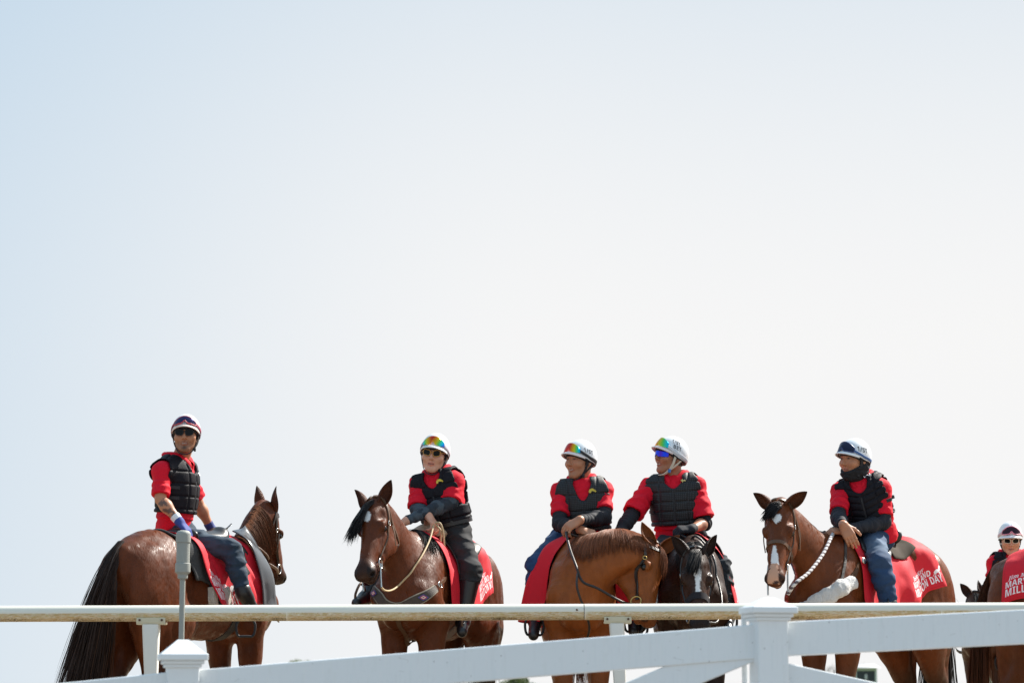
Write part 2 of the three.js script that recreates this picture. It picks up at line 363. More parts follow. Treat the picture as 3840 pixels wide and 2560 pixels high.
    for (const [hx, hz] of [[0.515 + fx * 1.2, s * FZW + fz], [-0.675 + bx, s * 0.125 + bz]]) {
      const h = new THREE.CylinderGeometry(0.05 * hs, 0.068 * hs, 0.08 * hs, 18); h.applyMatrix4(new THREE.Matrix4().makeShear(0, 0, -0.35, 0, 0, 0)); h.translate(hx * hs, 0.041 * hs, hz * hs);
      add('hoof', h, HOOF, g);
    }
  }
  E(L(-0.98, 0.98, 0), 0.10, 0.24, 0.045, 0.06, { op: 1 });                    // cleft between the buttocks
  // neck
  const n0 = L(0.40, 1.27), n2 = H(0.055, -0.125), n1 = o.neckCW ? toL(o.neckCW) : o.neckC ? L(...o.neckC) : n0.clone().lerp(n2, 0.5).add(L(-0.02, -0.02));
  const bez = (t) => n0.clone().multiplyScalar((1 - t) * (1 - t)).addScaledVector(n1, 2 * t * (1 - t)).addScaledVector(n2, t * t);
  const NS = 8, rad = [0.238, 0.220, 0.200, 0.183, 0.166, 0.152, 0.141, 0.132, 0.124];
  const along = (t) => bez(Math.min(1, t + 0.05)).sub(bez(Math.max(0, t - 0.05))).normalize();
  const lat = (t) => { const d = along(t), l = Z.clone().lerp(e3, t); return l.addScaledVector(d, -l.dot(d)).normalize(); }, crest = (t) => lat(t).cross(along(t)).normalize();
  for (let i = 0; i < NS; i++) {
    const a = bez(i / NS), b = bez((i + 1) / NS), n = lat((i + 0.5) / NS);
    C(a, b, rad[i] * (o.neckW ?? 1), rad[i + 1] * (o.neckW ?? 1), i < 2 ? 0.10 : 0.04, { n, q: 0.58 });
  }
  // crest and windpipe give the neck its triangular section
  // head
  E(H(0.10, -0.088), 0.145, 0.092, 0.090, 0.05, { B: HB });
  C(H(0.13, -0.080), H(0.50, -0.080), 0.083, 0.052, 0.04, { n: e3, q: 0.92 });
  C(H(0.14, -0.036), H(0.50, -0.056), 0.050, 0.031, 0.03);
  for (const s of S) {
    E(H(0.205, -0.185, s * 0.048), 0.125, 0.112, 0.040, 0.04, { B: HB });
    C(H(0.24, -0.225, s * 0.03), H(0.50, -0.125, s * 0.012), 0.040, 0.028, 0.05);
    E(H(0.557, -0.058, s * 0.040), 0.036, 0.030, 0.024, 0.02, { B: HB });
    E(H(0.195, -0.052, s * 0.084), 0.050, 0.026, 0.022, 0.03, { B: HB });
    C(H(0.25, -0.105, s * 0.070), H(0.39, -0.105, s * 0.055), 0.017, 0.008, 0.02);
    E(H(0.145, -0.035, s * 0.087), 0.030, 0.020, 0.016, 0.03, { B: HB, op: 1 });
    E(H(0.218, -0.072, s * 0.100), 0.020, 0.015, 0.010, 0.01, { B: HB, op: 1 });
  }
  E(H(0.540, -0.078), 0.068, 0.058, 0.056, 0.04, { B: HB });
  E(H(0.540, -0.138), 0.048, 0.030, 0.036, 0.02, { B: HB });
  C(H(0.49, -0.118, -0.06), H(0.49, -0.118, 0.06), 0.006, 0.006, 0.01, { op: 1 }); C(H(0.50, -0.118, -0.05), H(0.62, -0.112, 0), 0.006, 0.006, 0.01, { op: 1 }); C(H(0.50, -0.118, 0.05), H(0.62, -0.112, 0), 0.006, 0.006, 0.01, { op: 1 });
  for (const s of S) E(H(0.570, -0.066, s * 0.052), 0.021, 0.011, 0.014, 0.008, { B: [e1.clone().addScaledVector(e2, 0.7).normalize(), e2.clone().addScaledVector(e1, -0.7).normalize(), e3], op: 1 });
  const field = new Field(pr, (d, x, y, z) => d + (d > 0.1 ? 0 : hs * (0.008 * noise(x * 6, y * 5, z * 6) + 0.0055 * noise(x * 15, y * 3.5, z * 15) + 0.0018 * noise(x * 24, y * 16, z * 24))));
  // coat
  const coat = o.coat, dark = o.dark, leg = o.leg || dark;
  const colour = (p, n) => {
    const [a, b, c] = inH(p), yy = p.y / hs, head = a > -0.05 && a < 0.7 && b > -0.26 && b < 0.1 && Math.abs(c) < 0.14;
    let m = 1 + 0.45 * fbm(p.x * 4, p.y * 4, p.z * 4) + 0.16 * noise(p.x * 40, p.y * 22, p.z * 40) + 0.12 * noise(p.x * 12, p.y * 12, p.z * 12);
    let r = coat.map((v) => v * m);
    r = mix(r, leg, smooth(0.80 - yy + 0.08 * noise(p.x * 9, 2, p.z * 9), 0, 0.26) * (head ? 0 : 1));
    if (o.patch) r = o.patch(p, r, yy) || r;
    if (head) {
      r = mix(r, dark, smooth(a, 0.42, 0.55) * (o.muzDark ?? 0.8));
      if (Math.abs(c) > 0.05) r = mix(r, dark, 0.75 * Math.exp(-(((a - 0.218) ** 2) / 0.0009 + ((b + 0.072) ** 2) / 0.0006)));
      if (o.mark && n.dot(e2) > 0.12) r = o.mark(a, b, c, r, noise(p.x * 26, p.y * 26, p.z * 26)) || r;
      if (a > 0.545 && Math.abs(c) > 0.036 && b > -0.09) r = mix(r, [0.01, 0.008, 0.008], 0.7);
    }
    return r;
  };
  const body = [mesh(field, o.cell ?? 0.0095, { color: colour, pad: 0.04 })];
  // ears
  S.forEach((s, k) => {
    const dd = (o.ears || [[-0.9, 0.38, -0.3], [-0.9, 0.38, 0.3]])[k], dir = e1.clone().multiplyScalar(dd[0]).addScaledVector(e2, dd[1]).addScaledVector(e3, dd[2]).normalize();
    const ff = (o.earFace || [[0.35, 0.7, -0.6], [0.35, 0.7, 0.6]])[k], face = e1.clone().multiplyScalar(ff[0]).addScaledVector(e2, ff[1]).addScaledVector(e3, ff[2]);
    face.addScaledVector(dir, -face.dot(dir)).normalize();
    const side = dir.clone().cross(face), base = H(0.03, -0.035, s * 0.058), P = [], n = 14, mN = 13;
    for (let i = 0; i <= n; i++) {
      const t = i / n, w = 0.041 * hs * Math.pow(Math.sin(Math.PI * Math.min(1, 0.2 + t * 0.8)), 0.85), A = lerp(2.5, 1.5, Math.min(1, t * 1.3));
      const ctr = base.clone().addScaledVector(dir, (t * 0.195 - 0.02) * hs).addScaledVector(e3, -s * 0.03 * t * t * hs).addScaledVector(face, 0.02 * t * t * hs);
      const row = []; for (let j = 0; j <= mN; j++) { const th = lerp(-A, A, j / mN); row.push(ctr.clone().addScaledVector(face, -Math.cos(th) * w * 0.8).addScaledVector(side, Math.sin(th) * w)); }
      P.push(row);
    }
    const eg = sheet(P, 0.006 * hs), cnt = eg.attributes.position.count, colr = new Float32Array(cnt * 3);
    for (let i = 0; i < cnt; i++) { const t = Math.floor((i % (cnt / 2)) / (mN + 1)) / n, c = mix(coat, dark, 0.25 + 0.5 * smooth(t, 0.6, 1)); colr.set(c, i * 3); }
    eg.setAttribute('color', new THREE.BufferAttribute(colr, 3)); body.push(eg);
  });
  const bodyMesh = add('body', body, COAT, g);
  for (const s of S) add('eye', new THREE.SphereGeometry(0.022 * hs, 16, 12).translate(...H(0.218, -0.072, s * 0.081).toArray()), EYE, g);

  // hair
  const tone = (c, v = 0.35) => { const m = 1 + (rnd() - 0.5) * 2 * v; return c.map((x) => x * m); };
  seed(o.seed || 11);
  if (o.mane) {
    const { side = 1, len = 0.3, col, from = 0.12, to = 1 } = o.mane, n = (o.mane.n || 420) * 1.7, paths = [];
    for (let i = 0; i < n; i++) {
      const t = lerp(from, to, Math.pow(rnd(), 0.9)), c = crest(t), l = lat(t), s = (typeof side === 'function' ? side(t) : side) || (rnd() < 0.5 ? -1 : 1);
      const root = field.project(bez(t).addScaledVector(c, rad[Math.round(t * NS)] * hs * (o.neckW ?? 1) + 0.02 * hs).addScaledVector(l, (rnd() - 0.35) * 0.02 * s), 0.001);
      const d = c.clone().multiplyScalar(0.25).addScaledVector(l, s * (0.9 + rnd() * 0.3)).addScaledVector(V(rnd() - 0.5, rnd() - 0.5, rnd() - 0.5), 0.3);
      const f = c.clone().multiplyScalar(-0.55).addScaledVector(DOWN, 0.75).addScaledVector(along(t), (rnd() - 0.5) * 0.3).normalize();
      paths.push({ pts: lock(field, root, d, len * hs * (0.6 + rnd() * 0.5) * (o.mane.grow ? o.mane.grow(t) : 1), 10, f, 0.003 + rnd() * 0.009, 0.10), r: (0.0013 + rnd() * 0.0024) * hs, c: tone(col) });
    }
    if (o.mane.forelock) {
      const fpaths = [];
      const { dir, len: fl = 0.28, n: fn = 90, col: fc = col } = o.mane.forelock;
      for (let i = 0; i < fn * 1.7; i++) {
        const root = field.project(H(0.02 + rnd() * 0.05, 0.02, (rnd() - 0.5) * 0.07), 0.002);
        const d = e2.clone().multiplyScalar(0.35).addScaledVector(e1, dir[0] * 0.7).addScaledVector(e3, dir[2] * 0.7 + (rnd() - 0.5) * 0.3);
        const f = e1.clone().multiplyScalar(dir[0]).addScaledVector(e2, dir[1]).addScaledVector(e3, dir[2]).addScaledVector(DOWN, dir[3] ?? 0.3).addScaledVector(V(rnd() - 0.5, rnd() - 0.5, rnd() - 0.5), 0.3).normalize();
        fpaths.push({ pts: lock(field, root, d, fl * hs * (0.65 + rnd() * 0.5), 8, f, 0.005 + rnd() * 0.014, 0.12), r: (0.0012 + rnd() * 0.0022) * hs, c: tone(fc) });
      }
      add('forelock', hair(fpaths), HAIR, g);
    }
    add('mane', hair(paths), HAIR, g);
  }
  if (o.tail) {
    const { col, len = 1.05, sway = [0, 0], spread = 1, top, lift = 0.3 } = o.tail, n = (o.tail.n || 500) * 1.7, paths = [], clump = []; for (let i = 0; i < 26; i++) clump.push([rnd() - 0.5, rnd() - 0.5, rnd()]);
    for (let i = 0; i < n; i++) {
      const ck = clump[Math.floor(rnd() * 26)], t = Math.pow(rnd(), 1.3), a = rnd() * 6.283, rr = Math.sqrt(rnd()) * 0.05;
      const root = L(-0.895 - 0.100 * Math.min(1, t * 1.5), 1.505 - 0.28 * t + (rnd() - 0.5) * 0.03, Math.cos(a) * rr * (0.5 + 0.5 * t));
      const d = L(-0.75 + 0.65 * t, -0.25 - t * 0.6, Math.cos(a) * 0.10 * spread);
      const f = V(sway[0] + (ck[0] * 0.16 + (rnd() - 0.5) * 0.05) * spread, -1, sway[1] + (ck[1] * 0.17 + (rnd() - 0.5) * 0.05) * spread).normalize();
      const ln = len * hs * (0.66 + rnd() * 0.22 + ck[2] * 0.26) * (1 - t * 0.22), wild = rnd() < 0.0004;
      if (wild) f.add(V(-0.5, 0.25, (rnd() - 0.5) * 0.8)).normalize();
      paths.push({ pts: lock(null, root, d, ln, 14, f, 0, wild ? 0.4 : 0.13), r: (wild ? 0.0007 : 0.0013 + rnd() * 0.0026) * hs, c: tone(top && ln < len * 0.8 && rnd() < 0.4 ? top : col, 0.4) });
    }
    add('tail', hair(paths), HAIR, g);
  }
  return { g, field, H, L, toL, toW, dirL, e1, e2, e3, hs, inH };
}

// the point of a horse that is seen at photograph pixel (px, py), lifted off its coat
function hit(h, px, py, off = 0.01) {
  const o = h.toL(camera.position), d = h.toL(at(px, py, 0)).sub(o).normalize(); let t = 13;
  for (let i = 0; i < 90; i++) { const s = h.field.d(o.clone().addScaledVector(d, t)); if (s < 0.002) break; t += Math.max(0.002, s * 0.7); if (t > 22) break; }
  return h.field.project(o.clone().addScaledVector(d, t), off);
}
// a line over the back at station x, from the left hem to the right hem, at a distance off the horse
function backLine(h, x, len, n, off, from = 0, sides = [-1, 1]) {
  const { field, hs } = h, y0 = 1.22 * hs, out = [];
  for (const s of sides) {
    const poly = []; let zmax = 0, last = null;
    for (let k = 0; k <= 60; k++) {
      const ph = (k / 60) * 2.15, dy = Math.cos(ph), dz = Math.sin(ph) * s;
      let r = 0.75; for (let i = 0; i < 14; i++) { const d = field.at(x, y0 + dy * r, dz * r) - off; r -= d * 0.8; if (d < 0.001) break; if (r < 0.05) { r = 0.05; break; } }
      const p = V(x, y0 + dy * r, dz * r);
      if (Math.abs(p.z) < zmax) p.z = s * zmax; else zmax = Math.abs(p.z);
      if (last && p.y > last.y && k > 5) p.y = last.y - 0.002;
      poly.push(p); last = p;
    }
    const cum = [0]; for (let i = 1; i < poly.length; i++) cum.push(cum[i - 1] + poly[i].distanceTo(poly[i - 1]));
    const row = [];
    for (let j = 0; j <= n; j++) {
      const want = lerp(from, len, j / n); let i = 1; while (i < poly.length - 1 && cum[i] < want) i++;
      const t = (want - cum[i - 1]) / (cum[i] - cum[i - 1] + 1e-9); row.push(poly[i - 1].clone().lerp(poly[i], t));
    }
    out.push(row);
  }
  return out;
}
// cloth over the back between stations x0 (front) and x1 (rear); len(u) each side, fold(u, t, s) lifts it
function drape(h, x0, x1, len, off, fold, nu = 44, nv = 26, skew) {
  const P = [];
  for (let i = 0; i <= nu; i++) {
    const u = i / nu, x = lerp(x0, x1, u) * h.hs;
    const [a, b] = backLine(h, x, len(u) * h.hs, nv, off), row = [], wr = (t, s) => t * (0.016 * Math.abs(noise(u * 8, t * 3, s * 5)) + 0.010 * noise(u * 19, t * 5, s * 5) + 0.006);
    for (let j = nv; j > 0; j--) { const p = a[j]; p.z -= fold(u, j / nv, -1) + wr(j / nv, -1); if (skew) p.x += skew(u, j / nv, -1) * h.hs; row.push(p); }
    for (let j = 0; j <= nv; j++) { const p = b[j]; p.z += (fold(u, j / nv, 1) + wr(j / nv, 1)) * (j ? 1 : 0); if (skew) p.x += skew(u, j / nv, 1) * h.hs; row.push(p); }
    P.push(row);
  }
  return P;
}
// one side only, between arc lengths s0(u) and s1(u): saddle flaps, pads
function flap(h, s, x0, x1, s0, s1, off, thick, nu = 16, nv = 14, skew) {
  const P = [];
  for (let i = 0; i <= nu; i++) { const u = i / nu, [row] = backLine(h, lerp(x0, x1, u) * h.hs, s1(u) * h.hs, nv, off, s0(u) * h.hs, [s]); if (skew) row.forEach((p, j) => { p.x += skew(u, j / nv) * h.hs; }); P.push(row); }
  return sheet(P, thick);
}
const RED = [0.70, 0.004, 0.022];
function clothTexture(o = {}) {
  const c = document.createElement('canvas'); c.width = c.height = 1024; const x = c.getContext('2d');
  x.fillStyle = '#d80a26'; x.fillRect(0, 0, 1024, 1024);
  for (let i = 0; i < 5000; i++) { x.fillStyle = `rgba(${rnd() < 0.5 ? '120,0,20' : '235,40,60'},0.05)`; x.fillRect(rnd() * 1024, rnd() * 1024, 2 + rnd() * 14, 1.5); }
  const words = (sx, sy, px, py) => {
    x.save(); x.translate(px, py); x.scale(sx, sy); x.fillStyle = '#f4f0f0'; x.textBaseline = 'alphabetic';
    const S = o.size ?? 1;
    x.font = `italic bold ${34 * S}px serif`; x.fillText('Jim McKay', 20 * S, -98 * S);
    x.save(); x.scale(0.86, 1); x.font = `bold ${54 * S}px sans-serif`; x.fillText('MARYLAND', 0, -52 * S); x.restore();
    x.save(); x.scale(0.76, 1); x.font = `bold ${66 * S}px sans-serif`; x.fillText('MILLION DAY', 0, 2 * S); x.restore();
    // a small running horse beside the words
    x.beginPath(); x.ellipse(300 * S, -70 * S, 26 * S, 12 * S, -0.2, 0, 7); x.fill();
    x.beginPath(); x.moveTo(318 * S, -78 * S); x.lineTo(345 * S, -108 * S); x.lineTo(362 * S, -98 * S); x.lineTo(352 * S, -92 * S); x.lineTo(334 * S, -66 * S); x.fill();
    for (const [a, b] of [[282, 262], [288, 282], [318, 338], [312, 318]]) { x.beginPath(); x.moveTo(a * S, -66 * S); x.lineTo((a + 9) * S, -66 * S); x.lineTo((b + 4) * S, -44 * S); x.lineTo((b - 1) * S, -44 * S); x.fill(); }
    x.restore();
  };
  const W = (o.size ?? 1) * 345;
  words(1, -1, 1024 - W - (o.inset ?? 10), o.hem ?? 40);               // left side, read from the front to the rear
  words(-1, 1, 1024 - (o.inset ?? 10), 1024 - (o.hem ?? 40));          // right side, read from the rear to the front
  x.strokeStyle = 'rgba(110,0,14,0.8)'; x.lineWidth = 2; x.setLineDash([5, 4]); x.strokeRect(12, 14, 1000, 996);
  const t = new THREE.CanvasTexture(c); t.colorSpace = THREE.SRGBColorSpace; return t;
}
function saddleCloth(h, o) {
  const P = drape(h, o.x0, o.x1, o.len, o.off ?? 0.012, o.fold, 56, 30, o.skew);
  const geo = sheet(P, 0.005, (i, j) => [i, 1 - j]);
  const m = thing('saddle_cloth', o.label, 'saddle cloth', h.g.position.clone()); m.rotation.copy(h.g.rotation);
  const mt = mat(1, 1, 1, 0.72, { map: clothTexture(o.tex), bumpMap: weaveTex, bumpScale: 0.0008, sheen: 0.2, sheenColor: new THREE.Color(0.8, 0.2, 0.2), transmission: 0 });
  add('cloth', geo, mt, m); return { m, P };
}
// ---------------------------------------------------------------- people
const fnField = (fn) => ({ prims: [], at: fn, d: (p) => fn(p.x, p.y, p.z), n: Field.prototype.n, project: Field.prototype.project, push: Field.prototype.push });
const smin = (a, b, k) => { const h = Math.max(k - Math.abs(a - b), 0) / k; return Math.min(a, b) - h * h * k * 0.25; };
const FONT = await new FontLoader().loadAsync('fonts/droid/droid_sans_bold.typeface.json');
const SKIN = mat(1, 1, 1, 0.5, { vertexColors: true, sheen: 0.1 });
const SHIRT = mat(RED[0], RED[1], RED[2], 0.75, { specularIntensity: 0.5, bumpMap: weaveTex, bumpScale: 0.0006 });
const DENIM = (r, g, b) => mat(1, 1, 1, 0.85, { vertexColors: true, bumpMap: weaveTex, bumpScale: 0.0008 });
const WHITE = mat(0.80, 0.81, 0.83, 0.32, { clearcoat: 0.4, clearcoatRoughness: 0.25 });
const BLACK = mat(0.012, 0.012, 0.016, 0.6);
const BLACKCLOTH = mat(0.009, 0.010, 0.015, 0.8, { bumpMap: weaveTex, bumpScale: 0.0008 });
const VEST = mat(0.009, 0.008, 0.012, 0.6, { specularIntensity: 0.35, bumpMap: weaveTex, bumpScale: 0.0006 });
const dotTex = noiseTex(64, (u, v) => { const a = (u * 2) % 1 - 0.5, b = (v * 2) % 1 - 0.5; const k = Math.hypot(a, b) < 0.28 ? 0.21 : 0.035; return [k, k, k * 1.08]; }, true);
const VESTMESH = mat(0.9, 0.9, 0.95, 0.6, { map: dotTex });
const MIRROR = mat(1, 1, 1, 0.12, { vertexColors: true, metalness: 0.75 });
const DARKLENS = mat(0.006, 0.007, 0.007, 0.12, { specularIntensity: 0.35 });
const rainbow = (u) => { const st = [[0.02, 0.12, 0.75], [0.0, 0.55, 0.65], [0.1, 0.6, 0.08], [0.75, 0.5, 0.01], [0.75, 0.22, 0.01], [0.6, 0.03, 0.02]], f = clamp(u, 0, 0.999) * 5, i = Math.floor(f); return mix(st[i], st[i + 1], f - i); };

// head space: x to the wearer's left, y up, z forward; chin at -0.115, crown at 0.115
const HELM = { c: V(0, 0.028, -0.006), r: [0.099, 0.122, 0.121] };
const edgeY = (z) => (z > 0 ? -0.004 + 0.48 * z : -0.004 + 0.26 * z);
function onHelmet(th, y, k = 1) {                               // a point on the shell at angle th from the front, at height y
  const q = Math.sqrt(Math.max(0.001, 1 - ((y - HELM.c.y) / HELM.r[1]) ** 2));
  return V(HELM.r[0] * Math.sin(th) * q * k, HELM.c.y + (y - HELM.c.y) * k, HELM.c.z + HELM.r[2] * Math.cos(th) * q * k);
}
const edgeAt = (th) => { let y = 0.02; for (let i = 0; i < 8; i++) y = edgeY(onHelmet(th, y).z); return y; };
let helmetGeo = null;
function helmetParts() {
  if (helmetGeo) return helmetGeo;
  const out = ell(HELM.c, ...HELM.r), inn = ell(HELM.c, HELM.r[0] - 0.009, HELM.r[1] - 0.009, HELM.r[2] - 0.009), in2 = ell(HELM.c, HELM.r[0] - 0.020, HELM.r[1] - 0.02, HELM.r[2] - 0.02), lin = ell(HELM.c, HELM.r[0] - 0.0095, HELM.r[1] - 0.0095, HELM.r[2] - 0.0095);
  const box = { lo: [-0.13, -0.08, -0.17], hi: [0.13, 0.18, 0.15] };
  const shell = mesh(fnField((x, y, z) => Math.max(out.f(x, y, z) + 0.0022 * Math.exp(-((x / 0.004) ** 2)), -inn.f(x, y, z), edgeY(z) - y)), 0.0045, box);
  const lining = mesh(fnField((x, y, z) => Math.max(lin.f(x, y, z), -in2.f(x, y, z), edgeY(z) - 0.014 + (z < -0.06 ? (z + 0.06) * 0.25 : 0) - y)), 0.005, box);
  const rim = []; for (let i = 0; i < 40; i++) { const th = (i / 40) * Math.PI * 2; rim.push(onHelmet(th, edgeAt(th), 0.995)); }
  const P = []; for (let i = 0; i <= 28; i++) { const th = lerp(-1.15, 1.15, i / 28), row = []; for (let j = 0; j <= 6; j++) { const t = j / 6, e = onHelmet(th, edgeAt(th) + 0.010); const out2 = 0.042 * Math.pow(Math.cos(th * 1.36), 0.8); row.push(e.add(V(Math.sin(th) * out2 * 0.25 * t, -0.004 * t - 0.010 * t * t, out2 * t))); } P.push(row); }
  return helmetGeo = { shell, lining, rim: tube(rim, 0.0045, 2, 6, true), peak: sheet(P, 0.006) };
}
function wrapText(str, size, th0, y0, slope = 0) {
  const g = new TextGeometry(str, { font: FONT, size, depth: 0.0022, curveSegments: 4 }), p = g.attributes.position;
  for (let i = 0; i < p.count; i++) { const th = th0 + p.getX(i) / 0.122, q = onHelmet(th, y0 + p.getY(i) + slope * p.getX(i), 1.001 + p.getZ(i) * 6); p.setXYZ(i, q.x, q.y, q.z); }
  g.computeVertexNormals(); return g;
}
function headGeo(o) {
  const pr = [], C = (a, b, ra, rb, k = 0.012, op) => pr.push(cap(V(...a), V(...b), ra, rb, k, op)), E = (c, r, k = 0.015, op) => pr.push(ell(V(...c), ...r, k, op));
  const w = o.faceW ?? 1;
  E([0, 0.030, -0.012], [0.080 * w, 0.090, 0.100]); E([0, -0.025, 0.028], [0.064 * w, 0.085, 0.066], 0.03);
  C([-0.052 * w, -0.058, 0.010], [-0.018, -0.098, 0.064], 0.022, 0.018, 0.03); C([0.052 * w, -0.058, 0.010], [0.018, -0.098, 0.064], 0.022, 0.018, 0.03);
  E([0, -0.098, 0.070], [0.022, 0.017, 0.018], 0.02);
  C([-0.035, 0.036, 0.082], [0.035, 0.036, 0.082], 0.011, 0.011, 0.02);
  C([0, 0.022, 0.090], [0, -0.022, 0.111], 0.0085, 0.0125, 0.012); E([0, -0.028, 0.104], [0.019, 0.010, 0.012], 0.01);
  for (const s of [-1, 1]) {
    E([s * 0.033, 0.012, 0.102], [0.017, 0.012, 0.014], 0.015, { op: 1 });
    E([s * 0.046 * w, -0.022, 0.066], [0.024, 0.022, 0.022], 0.03);
    E([s * 0.079 * w, -0.004, -0.008], [0.011, 0.030, 0.019], 0.008); E([s * 0.090 * w, -0.002, -0.004], [0.007, 0.018, 0.010], 0.006, { op: 1 });
    E([s * 0.033, 0.013, 0.079], [0.0145, 0.0135, 0.013], 0.004);
    E([s * 0.009, -0.033, 0.112], [0.004, 0.003, 0.006], 0.003, { op: 1 });
  }
  const mz = 0.089, mw = o.mouth === 'smile' ? 0.027 : 0.022, lift = o.mouth === 'smile' ? 0.006 : -0.001;
  for (const s of [-1, 1]) { C([0, -0.056, mz + 0.005], [s * mw, -0.058 + lift, mz - 0.009], 0.0065, 0.003, 0.006); C([0, -0.069, mz + 0.003], [s * mw, -0.060 + lift, mz - 0.009], 0.0075, 0.003, 0.006); C([0, -0.0625, mz + 0.011], [s * (mw + 0.004), -0.0595 + lift, mz - 0.004], o.mouth ? 0.005 : 0.002, 0.002, 0.002, { op: 1 }); }
  const skin = o.skin, lipc = [skin[0] * 0.9, skin[1] * 0.55, skin[2] * 0.55], hairc = [0.015, 0.011, 0.009];
  const nb = o.neckTo;
  pr.push(cap(V(0, -0.055, -0.022), nb, 0.056, 0.062, 0.03));
  return mesh(new Field(pr), 0.0045, { color: (p) => {
    let r = skin.map((v) => v * (1 + 0.10 * noise(p.x * 30, p.y * 30, p.z * 30)));
    const ax = Math.abs(p.x);
    if (p.z > 0.06) {
      const brow = Math.exp(-(((p.y - 0.036 - 0.10 * (0.03 - Math.abs(ax - 0.03))) / 0.0068) ** 2)) * smooth(ax, 0.008, 0.014) * (1 - smooth(ax, 0.046, 0.054)); r = mix(r, hairc, 0.85 * brow);
      const my = -0.062 + lift * (ax / mw) ** 2, dy = p.y - my;
      if (ax < mw + 0.002 && dy > -0.013 && dy < 0.011 && p.z > 0.07) r = mix(r, lipc, 0.75);
      if (o.mouth && Math.abs(dy) < 0.0032 && ax < mw - 0.006) r = mix(r, [0.45, 0.38, 0.32], 0.8);
      if (!o.mouth && Math.abs(dy) < 0.003 && ax < mw) r = mix(r, [0.05, 0.02, 0.02], 0.7);
      const eye = Math.exp(-(((p.y - 0.0125) / 0.0052) ** 2) - (((ax - 0.033) / 0.0125) ** 2) * 0.8); r = mix(r, [0.02, 0.012, 0.01], Math.min(1, eye * 1.2));
      if (o.goatee) r = mix(r, hairc, 0.85 * Math.exp(-(((p.y + 0.092) / 0.012) ** 2) - ((p.x / 0.017) ** 2)) + 0.4 * Math.exp(-(((p.y + 0.05) / 0.006) ** 2) - ((p.x / 0.03) ** 2)));
    }
    if (o.stubble && p.y < -0.03 && p.y > -0.125) r = mix(r, hairc, o.stubble * smooth(-p.y, 0.03, 0.07) * smooth(p.z, -0.02, 0.03) * (1 - 0.5 * smooth(p.z, 0.085, 0.1) * (p.y > -0.08 ? 1 : 0)));
    if (p.y > 0.05 || (p.z < -0.03 && p.y > -0.05) || (p.z < 0.024 && p.z > 0.002 && p.y > -0.028 && ax > 0.055)) r = hairc;
    return r;
  } });
}
function handPrims(w, fd, pn, left, curl, inf = 0, spread = 0) {
  const td = fd.clone().cross(pn).multiplyScalar(left ? -1 : 1).normalize(), pr = [];
  const pt = (a, b, c) => w.clone().addScaledVector(fd, a).addScaledVector(td, b).addScaledVector(pn, c);
  const lens = [0.95, 1.06, 1.0, 0.80];
  pr.push(ell(pt(0.048, 0, 0.002), 0.047 + inf, 0.040 + inf, 0.0155 + inf, 0.02, { B: [fd, td, pn] }));
  for (let k = 0; k < 4; k++) {
    const kn = pt(0.086 - Math.abs(k - 1.2) * 0.004, (1.5 - k) * 0.0205, -0.001);
    pr.push(cap(pt(0.01, (1.5 - k) * 0.010, 0), kn, 0.013 + inf, 0.0115 + inf, 0.012));
    let p = kn.clone(), a = 0; const sp = (1.5 - k) * 0.09 * spread, c = curl * (1 + 0.1 * (k - 1));
    [[0.042, 0.95], [0.027, 1.15], [0.021, 0.7]].forEach(([l, da], i) => {
      a += da * c; const q = p.clone().addScaledVector(fd, Math.cos(a) * l * lens[k]).addScaledVector(pn, Math.sin(a) * l * lens[k]).addScaledVector(td, sp * l);
      pr.push(cap(p, q, 0.0098 - i * 0.001 + inf, 0.0090 - i * 0.001 + inf, 0.004)); p = q;
    });
  }
  let p = pt(0.022, 0.026, 0.006), d = fd.clone().multiplyScalar(0.75).addScaledVector(td, 0.62).addScaledVector(pn, 0.25).normalize();
  for (const [l, r] of [[0.042, 0.0135], [0.032, 0.0115], [0.024, 0.0100]]) { const q = p.clone().addScaledVector(d, l); pr.push(cap(p, q, r + inf, r - 0.001 + inf, 0.008)); p = q; d.addScaledVector(fd, 0.35).addScaledVector(pn, 0.45 * curl).addScaledVector(td, -0.25 * curl).normalize(); }
  return pr;
}
